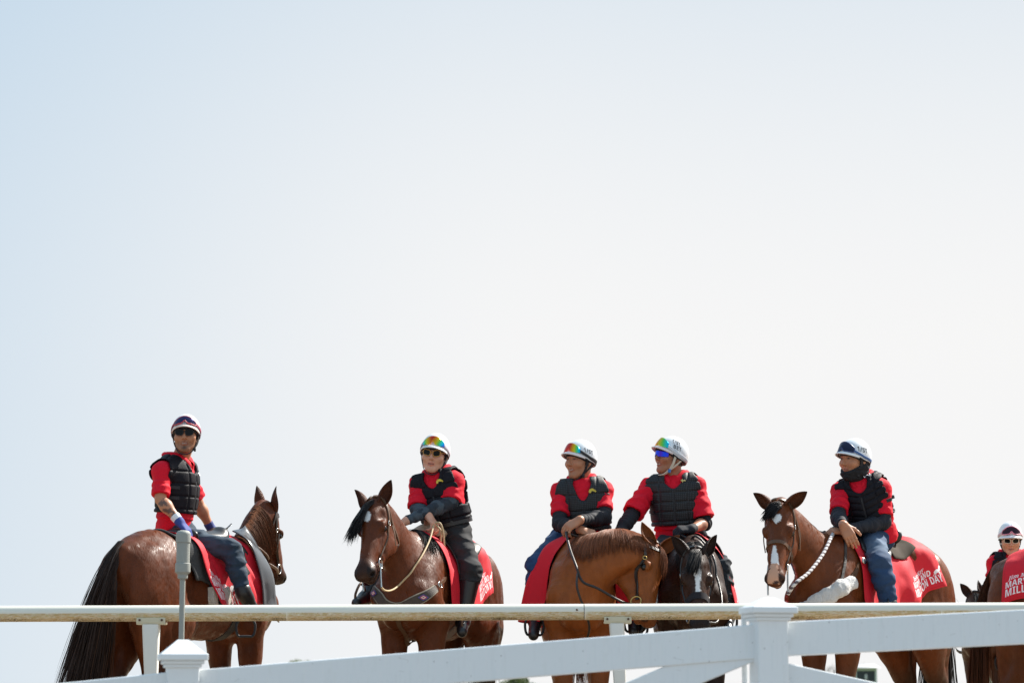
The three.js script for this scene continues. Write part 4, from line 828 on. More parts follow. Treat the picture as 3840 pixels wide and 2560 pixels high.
// ---------------------------------------------------------------- the track rail
const RZ = 1.3;
{
  const c = document.createElement('canvas'); c.width = 2048; c.height = 256; const x = c.getContext('2d'); seed(5);
  x.fillStyle = '#ece8dc'; x.fillRect(0, 0, 2048, 256);
  // grime: streaks and specks that sit on the lower half of the pipe
  for (let i = 0; i < 16000; i++) { const y = 176 + 80 * Math.pow(rnd(), 1.0), w = 4 + rnd() * 30; x.fillStyle = `rgba(${150 + rnd() * 50 | 0},${112 + rnd() * 40 | 0},${40 + rnd() * 40 | 0},${0.03 + rnd() * 0.10})`; x.fillRect(rnd() * 2048, 440 - y - 0, w, 1 + rnd() * 5); }
  for (let i = 0; i < 60; i++) { const cx = rnd() * 2048, n = 30 + rnd() * 60; for (let k = 0; k < n; k++) { x.fillStyle = `rgba(60,48,28,${0.08 + rnd() * 0.28})`; x.fillRect(cx + (rnd() - 0.5) * (20 + rnd() * 120), 212 + (rnd() - 0.5) * 30, 1 + rnd() * 7, 1 + rnd() * 4); } }
  for (let i = 0; i < 200; i++) { x.fillStyle = `rgba(70,70,70,${0.1 + rnd() * 0.3})`; x.fillRect(rnd() * 2048, 195 + rnd() * 61, 1 + rnd() * 18, 1); }
  const t = new THREE.CanvasTexture(c); t.colorSpace = THREE.SRGBColorSpace; t.wrapS = THREE.RepeatWrapping;
  const RAIL = mat(0.92, 0.92, 0.9, 0.42, { map: t, bumpMap: furTex, bumpScale: 0.0004 }), STEELPAINT = mat(0.74, 0.74, 0.70, 0.5), CREAM = mat(0.60, 0.55, 0.40, 0.55), RUST = mat(0.10, 0.05, 0.03, 0.8);
  const rail = thing('track_rail', 'long white tubular running rail with brackets and posts in front of the horses', 'rail', V(0, 0, 0));
  const a = at(-260, 2302, RZ), b = at(4100, 2287.5, RZ), j = a.clone().lerp(b, (2190 + 260) / 4360), R = 0.0496;
  const pipe = (p, q, r = R) => { const g = new THREE.CylinderGeometry(r, r, p.distanceTo(q), 48, 1); const uv = g.attributes.uv; for (let i = 0; i < uv.count; i++) uv.setXY(i, uv.getY(i) * p.distanceTo(q) / 2.2, uv.getX(i)); g.applyQuaternion(new THREE.Quaternion().setFromUnitVectors(V(0, 1, 0), q.clone().sub(p).normalize())); g.translate(...p.clone().lerp(q, 0.5).toArray()); return g; };
  const d = b.clone().sub(a).normalize();
  add('pipe', pipe(a, j.clone().addScaledVector(d, -0.0022)), RAIL, rail); add('pipe', pipe(j.clone().addScaledVector(d, 0.0022), b), RAIL, rail);
  add('joint_sleeve', pipe(j.clone().addScaledVector(d, -0.05), j.clone().addScaledVector(d, 0.05), R - 0.004), RUST, rail);
  add('rivet', new THREE.SphereGeometry(0.007, 10, 8).translate(...at(2163, 2287, RZ).add(V(0, 0, R - 0.001)).toArray()), RUST, rail);
  for (const [bx0, bx1, px0, px1, qx0, qx1, by] of [[514, 622, 535, 597, 551, 592, 2314], [2265, 2367, 2285, 2340, 2305, 2346, 2310]]) {
    const s = sub('support', rail), c0 = at((bx0 + bx1) / 2, by + 10, RZ), w = (bx1 - bx0) / 600, h = 0.034;
    const plate = new RoundedBoxGeometry(w, h, 0.012, 3, 0.005); plate.translate(c0.x, c0.y - 0.004, c0.z + R * 0.80);
    add('bracket', [plate, new RoundedBoxGeometry(w, 0.016, 0.085, 2, 0.005).translate(c0.x, c0.y - 0.022, c0.z)], CREAM, s);
    for (const k of [-1, 1]) add('bolt', new THREE.CylinderGeometry(0.007, 0.007, 0.012, 10).rotateX(Math.PI / 2).translate(c0.x + k * w * 0.38, c0.y - 0.002, c0.z + R * 0.80 + 0.008), RUST, s);
    const P = []; for (let i = 0; i <= 14; i++) { const t = i / 14, y0 = c0.y - 0.028, yb = 0.0, y = lerp(y0, yb, t), row = [], e = Math.min(1, t * 2.2), x0 = at(lerp(px0, qx0, e), by + 20, RZ).x, x1 = at(lerp(px1, qx1, e), by + 20, RZ).x, zz = c0.z - 0.06 * smooth(t, 0.3, 1), dp = lerp(0.045, 0.034, e);
      for (let q = 0; q <= 20; q++) { const an = q / 20 * 6.283, sx = Math.sign(Math.cos(an)) * Math.pow(Math.abs(Math.cos(an)), 0.35), sz = Math.sign(Math.sin(an)) * Math.pow(Math.abs(Math.sin(an)), 0.35); row.push(V((x0 + x1) / 2 + sx * (x1 - x0) / 2, y, zz + sz * dp)); } P.push(row); }
    add('post', sheet(P, 0.004), STEELPAINT, s);
  }
}
// ---------------------------------------------------------------- grey pipe post
{
  const PVC = mat(0.30, 0.31, 0.285, 0.6, { bumpMap: furTex, bumpScale: 0.0008 }), z = 2.0, y = (p) => at(683, p, z).y, X = at(683, 2200, z).x, k = 1 / 632;
  const post = thing('pipe_post', 'thin grey plastic pipe with a thicker capped head standing before the rail', 'post', V(X, 0, z));
  const lath = (pts) => new THREE.LatheGeometry(pts.map(([r, py]) => new THREE.Vector2(r * k, y(py))), 36);
  add('rod', new THREE.CylinderGeometry(10.5 * k, 10.5 * k, y(2150) + 0.1, 24).translate(0, (y(2150) - 0.1) / 2, 0), PVC, post);
  add('cap', lath([[0, 1987], [12, 1988], [21, 1991], [26, 1997], [28, 2004], [28, 2033], [27, 2035], [25, 2035]]), PVC, post);
  add('barrel', lath([[25.2, 2034], [25, 2112]]), PVC, post);
  add('coupling', lath([[25, 2111], [28, 2112], [28.5, 2114], [28.5, 2143], [27, 2147], [20, 2153], [19, 2156], [19, 2167], [17, 2170], [9, 2171]]), PVC, post);
}
// ---------------------------------------------------------------- the near white board fence
{
  const FZ = 6.5, K = 917;
  const vc = document.createElement('canvas'); vc.width = vc.height = 1024; const vx = vc.getContext('2d'); seed(31);
  vx.fillStyle = '#f1f3f4'; vx.fillRect(0, 0, 1024, 1024);
  for (let i = 0; i < 1800; i++) { vx.fillStyle = `rgba(${rnd() < 0.5 ? '255,255,255' : '188,192,194'},${0.02 + rnd() * 0.03})`; vx.fillRect(rnd() * 1024, rnd() * 1024, 1 + rnd() * 10, 1 + rnd() * 120); }
  for (let i = 0; i < 160; i++) { vx.fillStyle = `rgba(80,76,70,${0.06 + rnd() * 0.25})`; vx.beginPath(); vx.ellipse(rnd() * 1024, rnd() * 1024, 0.8 + rnd() * 2.2, 0.8 + rnd() * 3, 0, 0, 7); vx.fill(); }
  for (let i = 0; i < 26; i++) { const sx = rnd() * 1024, sy = rnd() * 1024; vx.strokeStyle = `rgba(110,104,96,${0.1 + rnd() * 0.25})`; vx.lineWidth = 0.8 + rnd() * 1.5; vx.beginPath(); vx.moveTo(sx, sy); vx.lineTo(sx + (rnd() - 0.5) * 90, sy + (rnd() - 0.5) * 20); vx.stroke(); }
  const vt = new THREE.CanvasTexture(vc); vt.colorSpace = THREE.SRGBColorSpace; vt.wrapS = vt.wrapT = THREE.RepeatWrapping;
  const VINYL = mat(0.92, 0.935, 0.94, 0.42, { map: vt, bumpMap: furTex, bumpScale: 0.0003 });
  const planar = (g) => { const p = g.attributes.position, uv = g.attributes.uv; for (let i = 0; i < p.count; i++) uv.setXY(i, (p.getX(i) + p.getZ(i)) * 0.9, (p.getY(i) + p.getZ(i) * 0.5) * 0.9); return g; };
  const fence = thing('board_fence', 'white vinyl board fence with capped posts and crossed braces nearest the viewer', 'fence', V(0, 0, 0));
  const rot = 12 * Math.PI / 180;
  for (const [cx, apex, brim] of [[684, 2400, 2452], [2881, 2243, 2277]]) {
    const p = at(cx, brim, FZ), top = p.y, ps = sub('post', fence); ps.position.set(p.x, 0, FZ); ps.rotation.y = rot;
    const h = top + 1.0; add('shaft', planar(new RoundedBoxGeometry(0.127, h, 0.127, 3, 0.006).translate(0, top - h / 2 - 0.01, 0)), VINYL, ps);
    const b = 0.0965, hp = (brim - apex) / K * 1.02, cap0 = new THREE.CylinderGeometry(0.030, b * 1.414 * 0.93, hp, 4, 1).rotateY(Math.PI / 4).translate(0, top + hp / 2, 0);
    add('cap', [cap0.toNonIndexed(), new RoundedBoxGeometry(b * 2, 0.027, b * 2, 3, 0.006).translate(0, top - 0.0125, 0), new RoundedBoxGeometry(0.165, 0.016, 0.165, 3, 0.006).translate(0, top - 0.0335, 0), new RoundedBoxGeometry(0.146, 0.014, 0.146, 3, 0.005).translate(0, top - 0.048, 0)].map((g) => { g.deleteAttribute('normal'); const q = g.index ? g.toNonIndexed() : g; q.computeVertexNormals(); return q; }), VINYL, ps);
  }
  const board = (name, x0, y0, x1, y1, hgt = 0.139, z = FZ, th = 0.038) => {
    const a = at(x0, y0, z), b = at(x1, y1, z), L = a.distanceTo(b), g = new RoundedBoxGeometry(L, hgt, th, 4, 0.007); g.translate(0, -hgt / 2, 0);
    g.rotateZ(Math.atan2(b.y - a.y, b.x - a.x)); g.translate((a.x + b.x) / 2, (a.y + b.y) / 2, z); add(name, planar(g), VINYL, fence);
  };
  board('board', 690, 2515, 2870, 2337.5); board('board', 2886, 2334, 4000, 2277); board('board', -60, 2590, 678, 2515);
  board('brace', 2872, 2462, 1900, 2866, 0.12, FZ - 0.004, 0.03); board('brace', 2890, 2472, 4100, 2738, 0.12, FZ - 0.004, 0.03);
  board('brace', 700, 2650, 1700, 2890, 0.12, FZ - 0.004, 0.03);
  const s = at(2793, 2300, FZ - 0.05); add('bracket', new RoundedBoxGeometry(0.021, 1.2, 0.03, 2, 0.004).translate(s.x, s.y - 0.6, s.z - 0.03), VINYL, fence);
}

// ---------------------------------------------------------------- tack
function bridle(h, o = {}) {
  const { field, H, g } = h, M = o.m || LEATHER, b = sub('bridle', g), hs = h.hs, w = (o.w ?? 0.020) * hs;
  const on = (pts, ww = w, closed) => strapOn(field, pts.map((p) => H(...p)), ww, 0.008, 6, closed);
  const bit = {};
  for (const s of [-1, 1]) {
    bit[s] = field.project(H(0.455, -0.122, s * 0.07), 0.012);
    add('cheekpiece', on([[-0.015, 0.01, s * 0.01], [-0.005, -0.02, s * 0.06], [0.06, -0.07, s * 0.10], [0.16, -0.11, s * 0.105], [0.30, -0.13, s * 0.09], [0.38, -0.125, s * 0.08], [0.44, -0.118, s * 0.07]]), M, b);
    add('throat_lash', on([[0.04, -0.07, s * 0.095], [0.12, -0.17, s * 0.10], [0.17, -0.25, s * 0.06], [0.18, -0.275, 0]], w * 0.7), M, b);
    const ring = new THREE.TorusGeometry(0.034 * hs, 0.0042, 8, 24); ring.applyQuaternion(new THREE.Quaternion().setFromUnitVectors(V(0, 0, 1), h.e3.clone().addScaledVector(h.e2, 0.25).normalize())); ring.translate(...bit[s].toArray()); add('bit_ring', ring, o.ring || STEEL, b);
    if (o.shank) add('bit_shank', tube([bit[s], bit[s].clone().addScaledVector(h.e1, 0.07).addScaledVector(h.e2, -0.02), bit[s].clone().addScaledVector(h.e1, 0.15).addScaledVector(h.e2, -0.05)], 0.006), STEEL, b);
    if (o.keeper) add('strap_end', strap([H(0.17, -0.115, s * 0.115), H(0.22, -0.15, s * 0.12), H(0.28, -0.19, s * 0.115)], w * 0.7, 0.004, () => h.e3.clone().multiplyScalar(s)), M, b);
    const bk = field.project(H(0.155, -0.105, s * 0.105), 0.009); add('buckle', new THREE.TorusGeometry(0.013, 0.003, 6, 14).applyQuaternion(new THREE.Quaternion().setFromUnitVectors(V(0, 0, 1), field.n(bk))).translate(...bk.toArray()), o.ring || STEEL, b);
  }
  if (o.brow !== false) add('browband', on([[0.065, -0.08, -0.10], [0.075, -0.03, -0.08], [0.085, 0.01, 0], [0.075, -0.03, 0.08], [0.065, -0.08, 0.10]], w * 1.05), o.browM || M, b);
  if (o.nose) { const a = o.nose; add('noseband', on([[a, -0.02, 0], [a, -0.05, 0.06], [a + 0.005, -0.12, 0.07], [a + 0.01, -0.19, 0.03], [a + 0.01, -0.20, -0.03], [a + 0.005, -0.12, -0.07], [a, -0.05, -0.06]], o.noseW ?? w * 1.3, true), o.noseM || M, b); }
  const end = (s) => (o.shank ? bit[s].clone().addScaledVector(h.e1, 0.15).addScaledVector(h.e2, -0.05) : bit[s].clone().addScaledVector(h.e1, 0.02).addScaledVector(h.e2, -0.025));
  for (const [s, pts, M2, r] of o.reins || []) { const q0 = new THREE.CatmullRomCurve3([end(s), ...pts.map((p) => h.toL(p))], false, 'centripetal').getPoints(28), q = q0.map((p, i) => (i > 1 && i < 25 ? field.push(p, 0.014) : p)); const gg = typeof M2 === 'function' ? M2(q, r) : tube(q, r ?? 0.009, 4, 8); add('rein', gg, typeof M2 === 'function' ? M2.m : M2 || M, b); }
  return { b, bit };
}
// saddle: seat, flaps, girth and stirrups; feet are points in the horse's space
function saddle(h, o) {
  const { field, hs } = h, m = thing('saddle', o.label, 'saddle', h.g.position.clone()); m.rotation.copy(h.g.rotation);
  const top = (x) => { let y = 2.2; for (let i = 0; i < 25; i++) y -= field.at(x, y, 0) * 0.8; return y; };
  const M = o.m || BLACKLEATHER, Z = V(0, 0, 1), x0 = o.x0 ?? 0.24, x1 = o.x1 ?? -0.30, yA = top(x0) + 0.004, yB = top(x1) + 0.012;
  const pr = [cap(V(x0 - 0.06, yA, 0), V(x1 + 0.06, yB, 0), 0.055, 0.065, 0.05, { n: Z, q: 1.9 }), ell(V(x0 - 0.02, yA + 0.035, 0), 0.055, 0.05, 0.075, 0.05), ell(V(x1, yB + 0.035, 0), 0.045, 0.05, 0.15, 0.05)];
  if (o.western) pr.push(ell(V(x0 - 0.02, yA + 0.015, 0), 0.065, 0.05, 0.135, 0.04), ell(V(x1, yB + 0.045, 0), 0.04, 0.07, 0.17, 0.05));
  const sf = new Field(pr, (d, x, y, z) => Math.max(d, 0.022 - Math.max(-1, field.at(x, y, z)) ));
  add('seat', mesh(sf, 0.009), o.seatM || M, m);
  if (o.horn) { const b = V(x0 + 0.0, yA + 0.045, 0); add('horn', mesh(new Field([cap(b, b.clone().add(V(0.025, 0.07, 0)), 0.024, 0.018, 0.01), ell(b.clone().add(V(0.028, 0.082, 0)), 0.04, 0.013, 0.036, 0.01)]), 0.005), o.hornM || M, m); }
  const reach = o.reach ?? 0.46;
  for (const s of [-1, 1]) {
    add('flap', flap(h, s, (o.f0 ?? x0 + 0.02), (o.f1 ?? -0.12), () => 0.10, (u) => reach - 0.10 * Math.abs(u - 0.5) ** 2 * 4, 0.034, 0.008, 14, 14, (u, t) => (o.rake ?? 0.06) * t), o.flapM || M, m);
    if (o.skirt) add('skirt', flap(h, s, x1 + 0.16, x1 - 0.12, () => 0.05, (u) => 0.27 - 0.04 * u * u, 0.028, 0.008, 14, 12), o.skirtM || M, m);
    const foot = o.feet && o.feet[s > 0 ? 'R' : 'L'];
    if (foot) {
      const a = field.push(V(0.08, top(0.08) - 0.18, s * 0.24), 0.05), f = foot.clone(), mid = field.push(a.clone().lerp(f, 0.5), 0.055);
      const ironTop = f.clone().add(V(0, 0.11, 0));
      add('stirrup_leather', strap([a, mid, ironTop], 0.024, 0.006, (p) => field.n(p)), o.leatherM || M, m);
      const out = V(0, 0, s), fw = o.ironTurn ? V(o.ironTurn[0], 0, o.ironTurn[1] * s).normalize() : out, q = [];
      for (let i = 0; i <= 16; i++) { const t = i / 16 * 6.283, sx = Math.sin(t), cy = Math.cos(t); q.push(f.clone().addScaledVector(fw, sx * 0.062 * (cy < 0 ? 1 : 1 - 0.45 * cy)).add(V(0, cy > 0 ? 0.035 + cy * 0.078 : Math.max(-0.045, 0.035 + cy * 0.16), 0))); }
      add('stirrup', tube(q.slice(0, 16), 0.0085, 3, 8, true), o.ironM || BLACK, m);
    }
  }
  const gp = []; for (let k = 0; k <= 20; k++) { const a = (k / 20) * Math.PI * 2, p = V(o.girthX ?? 0.16, 1.15 * hs + Math.cos(a) * 0.2, Math.sin(a) * 0.2); gp.push(field.project(p, 0.006, 10)); }
  add('girth', strap(gp.slice(5, 16), 0.085, 0.010, (p) => field.n(p), 3), o.girthM || BLACK, m);
  return { m, top };
}
function breastStrap(h, m, name, pts, w, t, M, given) { return add(name, strapOn(h.field, given || pts.map((p) => h.L(...p)), w, t, 6), M, m); }
// a rider on a horse, joints given as photograph pixels at a depth
function rider(h, s) {
  const A = (p) => (Array.isArray(p) ? at(...p) : p), LW = (x, y, z) => h.toW(h.L(x, y, z));
  const legDef = (k) => { const z = k === 'R' ? 1 : -1, d = s['leg' + k] || {}; const out = (p, off) => (d.raw ? p : h.toW(h.field.push(h.toL(p), off))); return { hip: d.hip ? A(d.hip) : LW(-0.06, 1.60, z * 0.10), kn: out(d.kn ? A(d.kn) : LW(0.20, 1.42, z * 0.34), 0.10), an: out(d.an ? A(d.an) : LW(0.04, 1.02, z * 0.36), 0.085), toe: out(d.toe ? A(d.toe) : LW(0.18, 0.94, z * 0.38), 0.06) }; };
  const lL = legDef('L'), lR = legDef('R');
  const spec = { ...s, pelvis: A(s.pelvis), neck: A(s.neck), head: A(s.head), shL: A(s.shL), shR: A(s.shR), elL: A(s.elL), elR: A(s.elR), wrL: A(s.wrL), wrR: A(s.wrR), hipL: lL.hip, knL: lL.kn, anL: lL.an, toeL: lL.toe, hipR: lR.hip, knR: lR.kn, anR: lR.an, toeR: lR.toe };
  const p = person(spec); p.feet = { L: h.toL(lL.an.clone().lerp(lL.toe, 0.6)), R: h.toL(lR.an.clone().lerp(lR.toe, 0.6)) }; p.spec = spec; return p;
}
// ---------------------------------------------------------------- horse and rider, one after the other
const BAY = [0.098, 0.024, 0.007], DK = [0.016, 0.010, 0.008], BROWNMANE = [0.13, 0.050, 0.022], BLK = [0.014, 0.011, 0.011];
const SK1 = [0.47, 0.205, 0.11], SK2 = [0.66, 0.33, 0.22], SK3 = [0.36, 0.15, 0.08];
const horseHead = [[[-0.5, -0.1], [-0.35, 0.2], [0, 0.38], [0.35, 0.35], [0.7, 0.05], [0.95, -0.2], [0.8, -0.38], [0.55, -0.25], [0.2, -0.1], [0.0, -0.15], [-0.1, -0.45], [-0.4, -0.45]]];
const star = (ca, cb, r, sk = 0) => (a, b, c, col, n) => (((a - ca) / (r * 1.5)) ** 2 + ((c - cb - sk * (a - ca)) / r) ** 2 + n * 0.6 < 1 && Math.abs(c) < 0.05 ? [0.72, 0.70, 0.68] : col);

// first: bay seen from behind, rider in sunglasses looking back
{
  const h = horse({ label: 'bay horse seen from behind with long dark tail, beside the grey pipe post', x: -2.12, z: -0.2, psi: 62, poll: at(1012, 1888, -1.0), muz: [1062, 2172, -1], dorsal: V(0.42, 0.5, -0.72), coat: BAY, dark: DK, legs: { hr: [0.10, 0.0], hl: [-0.06, 0.02] }, seed: 3,
    ears: [[-0.92, 0.2, -0.25], [-0.92, 0.25, 0.12]], earFace: [[0.2, 0.2, -1], [0.3, 0.4, 0.9]],
    mane: { side: 1, len: 0.36, col: BROWNMANE, n: 1300, from: 0.16 }, tail: { col: [0.030, 0.016, 0.012], len: 1.15, n: 950, sway: [-0.06, -0.19], spread: 1.15, top: [0.06, 0.028, 0.015] } });
  const r = rider(h, { label: 'person in red polo and foam vest turned round to look back, black sunglasses', pelvis: [648, 2002, -0.16], neck: [668, 1726, -0.14], head: [696, 1634, -0.08], look: V(0.03, 0.02, 1), shR: [606, 1768, 0.03], shL: [694, 1762, -0.30], elR: [600, 1872, 0.10], wrR: [672, 1956, 0.13], elL: [742, 1888, -0.42], wrL: [788, 1978, -0.52],
    handR: { dir: V(0.62, -0.70, 0.12), palm: V(-0.55, -0.75, -0.3), curl: 0.45 }, handL: { dir: V(0.8, -0.4, -0.4), palm: V(-0.3, -0.9, 0), curl: 0.8 }, skin: SK1, face: { mouth: 'open', goatee: true, stubble: 0.35 }, tattoo: 'R',
    legR: { hip: [690, 2020, -0.05], kn: [866, 2062, 0.0], an: [912, 2222, 0.02], toe: [955, 2290, -0.05] }, hem: -0.02, cuff: 0.86, sleeveW: 1.05, vest: { bottom: 0.14, rows: 0.085, cols: 0.075, buckles: true, emblem: { a: 0.06, b: 0.42, size: 0.03, shapes: horseHead, m: mat(0.75, 0.75, 0.78, 0.6) } },
    bandR: WHITE, gloveR: { m: mat(0.03, 0.06, 0.26, 0.75) }, gloveL: { m: mat(0.03, 0.05, 0.2, 0.75) }, jeans: [0.017, 0.036, 0.062], jeansFade: [0.05, 0.085, 0.12], bootTop: 0.95,
    helmet: { peak: mat(0.80, 0.66, 0.58, 0.4), rim: mat(0.05, 0.02, 0.05, 0.5), goggles: { h: 0.044, color: (a, b) => mix([0.02, 0.02, 0.06], [0.05, 0.04, 0.12], b), frame: mat(0.45, 0.03, 0.05, 0.4), strap: mat(0.30, 0.02, 0.06, 0.7) } }, glasses: {} });
  const RW = r.wr, base = r.spec.pelvis, hand = base.clone().add(RW.L).add(V(0.06, -0.04, -0.03));
  bridle(h, { nose: 0, ring: STEEL, reins: [[1, [at(1035, 2132, -0.95), at(975, 2095, -0.75), at(930, 2058, -0.6), hand], BROWNLEATHER, 0.010]], keeper: true });
  const sc = saddleCloth(h, { label: 'red saddle cloth with white lettering under the sunglasses rider', x0: 0.30, x1: -0.42, len: (u) => 0.56 + 0.10 * u, fold: (u, t, s) => 0.02 * t * t * Math.sin(u * 14 + 1) + 0.05 * t * t * smooth(u, 0.7, 1), skew: (u, t, s) => 0.22 * t * t, off: 0.03, tex: { size: 1.25, hem: 36, inset: 18 } });
  const s = saddle(h, { label: 'black leather saddle with long front flaps under the sunglasses rider', x0: 0.22, x1: -0.26, feet: { L: r.feet.L, R: h.toL(at(920, 2360, 0.05)) }, ironTurn: [0.6, 0.8], reach: 0.4, f1: 0.0 });
  for (const q of [-1, 1]) add('front_flap', flap(h, q, 0.46, 0.30, () => 0.06, (u) => 0.80 - 0.12 * u, 0.070, 0.008, 8, 22, (u, t) => -0.02 + 0.06 * t), mat(0.045, 0.047, 0.052, 0.24, { clearcoat: 0.6, clearcoatRoughness: 0.2 }), s.m);
  breastStrap(h, s.m, 'girth_guard', [[-0.17, 1.32, 0.26], [-0.15, 1.20, 0.27], [-0.12, 1.06, 0.27]], 0.15, 0.016, BLACKCLOTH);
  for (const q of [-0.07, 0.06]) breastStrap(h, s.m, 'fleece_edge', [[-0.16 + q, 1.24, 0.27], [-0.14 + q * 1.2, 1.15, 0.28], [-0.12 + q, 1.08, 0.28]], 0.045, 0.05, mat(0.62, 0.58, 0.52, 0.98, { bumpMap: furTex, bumpScale: 0.01 }));
  const pad = thing('saddle_pad', 'grey felt saddle pad under the red cloth of the rear-facing bay', 'saddle pad', h.g.position.clone()); pad.rotation.copy(h.g.rotation);
  add('felt', sheet(drape(h, 0.30, -0.50, (u) => 0.46 + 0.02 * Math.sin(u * 3), 0.012, () => 0, 40, 18, (u, t) => 0.10 * t * t), 0.014), mat(0.055, 0.055, 0.055, 0.95, { bumpMap: furTex, bumpScale: 0.003 }), pad);
}
// second: bay facing, rider resting an arm on its neck
{
  const h = horse({ label: 'bay horse with a white star and black forelock blown aside, facing the rail', x: -0.53, z: -0.05, psi: -107, poll: at(1393, 1866, 0.80), muz: [1347, 2152, 1], dorsal: V(-0.45, 0.5, 0.75), coat: BAY, dark: DK, seed: 5,
    mark: star(0.165, 0.0, 0.026, -0.15), ears: [[-0.86, 0.15, -0.5], [-0.84, 0.15, 0.6]], earFace: [[0.3, 0.5, -0.8], [0.3, 0.6, 0.75]],
    mane: { side: (t) => (t < 0.3 ? -1 : 1), len: 0.32, col: BLK, n: 700, from: 0.02, forelock: { dir: [1.0, -0.05, 0.45, 0.35], len: 0.28, n: 260 } }, tail: { col: BLK, len: 1.0, n: 200 } });
  const camo = (p) => (noise(p.x * 16, p.y * 16, p.z * 16) > 0.05 ? [0.014, 0.022, 0.034] : [0.045, 0.062, 0.08]);
  const r = rider(h, { label: 'person in red polo and foam vest with tortoiseshell sunglasses leaning on the horse neck', pelvis: [1688, 1998, -0.02], neck: [1638, 1778, 0.02], head: [1630, 1706, 0.07], look: V(-0.17, -0.06, 1), headUp: V(0.13, 1, 0), shR: [1572, 1812, -0.01], shL: [1704, 1806, 0.08], elR: [1566, 1912, 0.10], wrR: [1606, 1934, 0.22], elL: [1690, 1884, 0.14], wrL: [1524, 1952, 0.26],
    handR: { dir: V(0.55, -0.75, 0.45), palm: V(-0.5, -0.5, -0.3), curl: 0.75 }, handL: { dir: V(-0.85, -0.5, -0.1), palm: V(0.2, -0.8, -0.4), curl: 0.5 }, skin: SK2, face: { faceW: 1.0 }, legL: { hip: [1712, 2005, 0.03], kn: [1722, 2150, 0.16], an: [1732, 2318, 0.20], toe: [1732, 2372, 0.38] }, legR: { kn: [1430, 2150, 0.05], an: [1380, 2235, 0.10], toe: [1335, 2262, 0.25] },
    hem: 0.06, cuff: 0.9, sleeveW: 1.15, bulk: 0.98, vest: { bottom: 0.07, rows: 0.078, cols: 0.078, emblem: { a: 0.055, b: 0.36, size: 0.034, shapes: horseHead } }, sleeveL: { m: mat(1, 1, 1, 0.7, { vertexColors: true }), color: camo, to: 0.99 }, sleeveR: { m: mat(1, 1, 1, 0.7, { vertexColors: true }), color: camo, to: 0.97 },
    jeans: [0.014, 0.014, 0.016], jeansFade: [0.03, 0.03, 0.034], bootTop: 0.24, belt: true, waist: 0.075,
    helmet: { goggles: { y: 0.014, h: 0.050, color: (a, b) => rainbow(1 - Math.abs(a - 0.45) * 1.9 + (b - 0.5) * 0.3), strap: mat(0.55, 0.5, 0.55, 0.7) } }, glasses: { frame: mat(0.45, 0.22, 0.05, 0.35), w: 0.024 } });
  const hand = r.spec.pelvis.clone().add(r.wr.R).add(V(0.04, -0.05, 0.04)), TAN = mat(0.50, 0.36, 0.20, 0.6);
  bridle(h, { m: BROWNLEATHER, shank: true, brow: false, keeper: true, reins: [[-1, [at(1440, 2212, 1.0), hit(h, 1500, 2192, 0.03), hit(h, 1560, 2112, 0.02), hit(h, 1600, 2035, 0.03)].map((p, i) => (i ? h.toW(p) : p)).concat([hand]), TAN, 0.0062]] });
  const loop = sub('loose_rein', h.g); add('rein', tube([hand, at(1650, 1962, 0.28), at(1664, 2020, 0.26), at(1662, 2062, 0.24), at(1652, 2050, 0.24), at(1652, 1990, 0.27), hand].map((p) => h.toL(p)), 0.007), TAN, loop);
  saddleCloth(h, { label: 'red saddle cloth with white lettering on the white-starred bay', x0: 0.34, x1: -0.52, len: (u) => 0.66 - 0.14 * u, fold: (u, t) => 0.016 * t * t * Math.sin(u * 16) + 0.01 * t, off: 0.012, tex: { size: 1.0, hem: 40, inset: 14 } });
  const s = saddle(h, { label: 'western saddle with pale swell and dark leather under the arm-resting rider', western: true, horn: true, x0: 0.13, x1: -0.28, seatM: mat(0.50, 0.36, 0.24, 0.5), hornM: mat(0.28, 0.13, 0.07, 0.5), flapM: mat(0.03, 0.022, 0.018, 0.5), skirt: true, skirtM: mat(0.025, 0.018, 0.014, 0.5), feet: r.feet, ironTurn: [1, 0.3], ironM: BROWNLEATHER, girthM: mat(0.22, 0.17, 0.14, 0.95, { bumpMap: furTex, bumpScale: 0.006 }), reach: 0.5, girthX: 0.0 });
  const BC = mat(0.055, 0.038, 0.028, 0.6, { bumpMap: furTex, bumpScale: 0.002 });
  const cp = [[1398, 2196], [1412, 2228], [1440, 2262], [1485, 2274], [1535, 2262], [1588, 2238], [1634, 2206]].map(([x, y]) => hit(h, x, y, 0.008));
  breastStrap(h, s.m, 'breast_collar', [], (u) => 0.042 + 0.022 * Math.sin(u * Math.PI * 2) ** 2, 0.010, BC, cp);
  breastStrap(h, s.m, 'collar_edge', [], (u) => 0.054 + 0.022 * Math.sin(u * Math.PI * 2) ** 2, 0.006, mat(0.30, 0.25, 0.19, 0.7), cp);
  for (const [bx, by] of [[1408, 2226], [1586, 2240]]) {
    const p = hit(h, bx, by, 0.016), n = h.field.n(p), qt = new THREE.Quaternion().setFromUnitVectors(V(0, 0, 1), n);
    [[0.034, [0.05, 0.08, 0.28]], [0.025, [0.45, 0.03, 0.03]], [0.016, [0.75, 0.74, 0.7]], [0.008, [0.45, 0.03, 0.03]]].forEach(([rr, c], i) => add('beadwork', new THREE.CylinderGeometry(rr, rr, 0.003, 4).rotateX(Math.PI / 2).scale(1.1, 0.62, 1).applyQuaternion(qt).translate(...p.clone().addScaledVector(n, i * 0.0016).toArray()), mat(...c, 0.7), s.m));
  }
  add('ring', new THREE.TorusGeometry(0.020, 0.004, 8, 20).applyQuaternion(new THREE.Quaternion().setFromUnitVectors(V(0, 0, 1), h.field.n(hit(h, 1642, 2196)))).translate(...hit(h, 1642, 2196, 0.018).toArray()), STEEL, s.m);
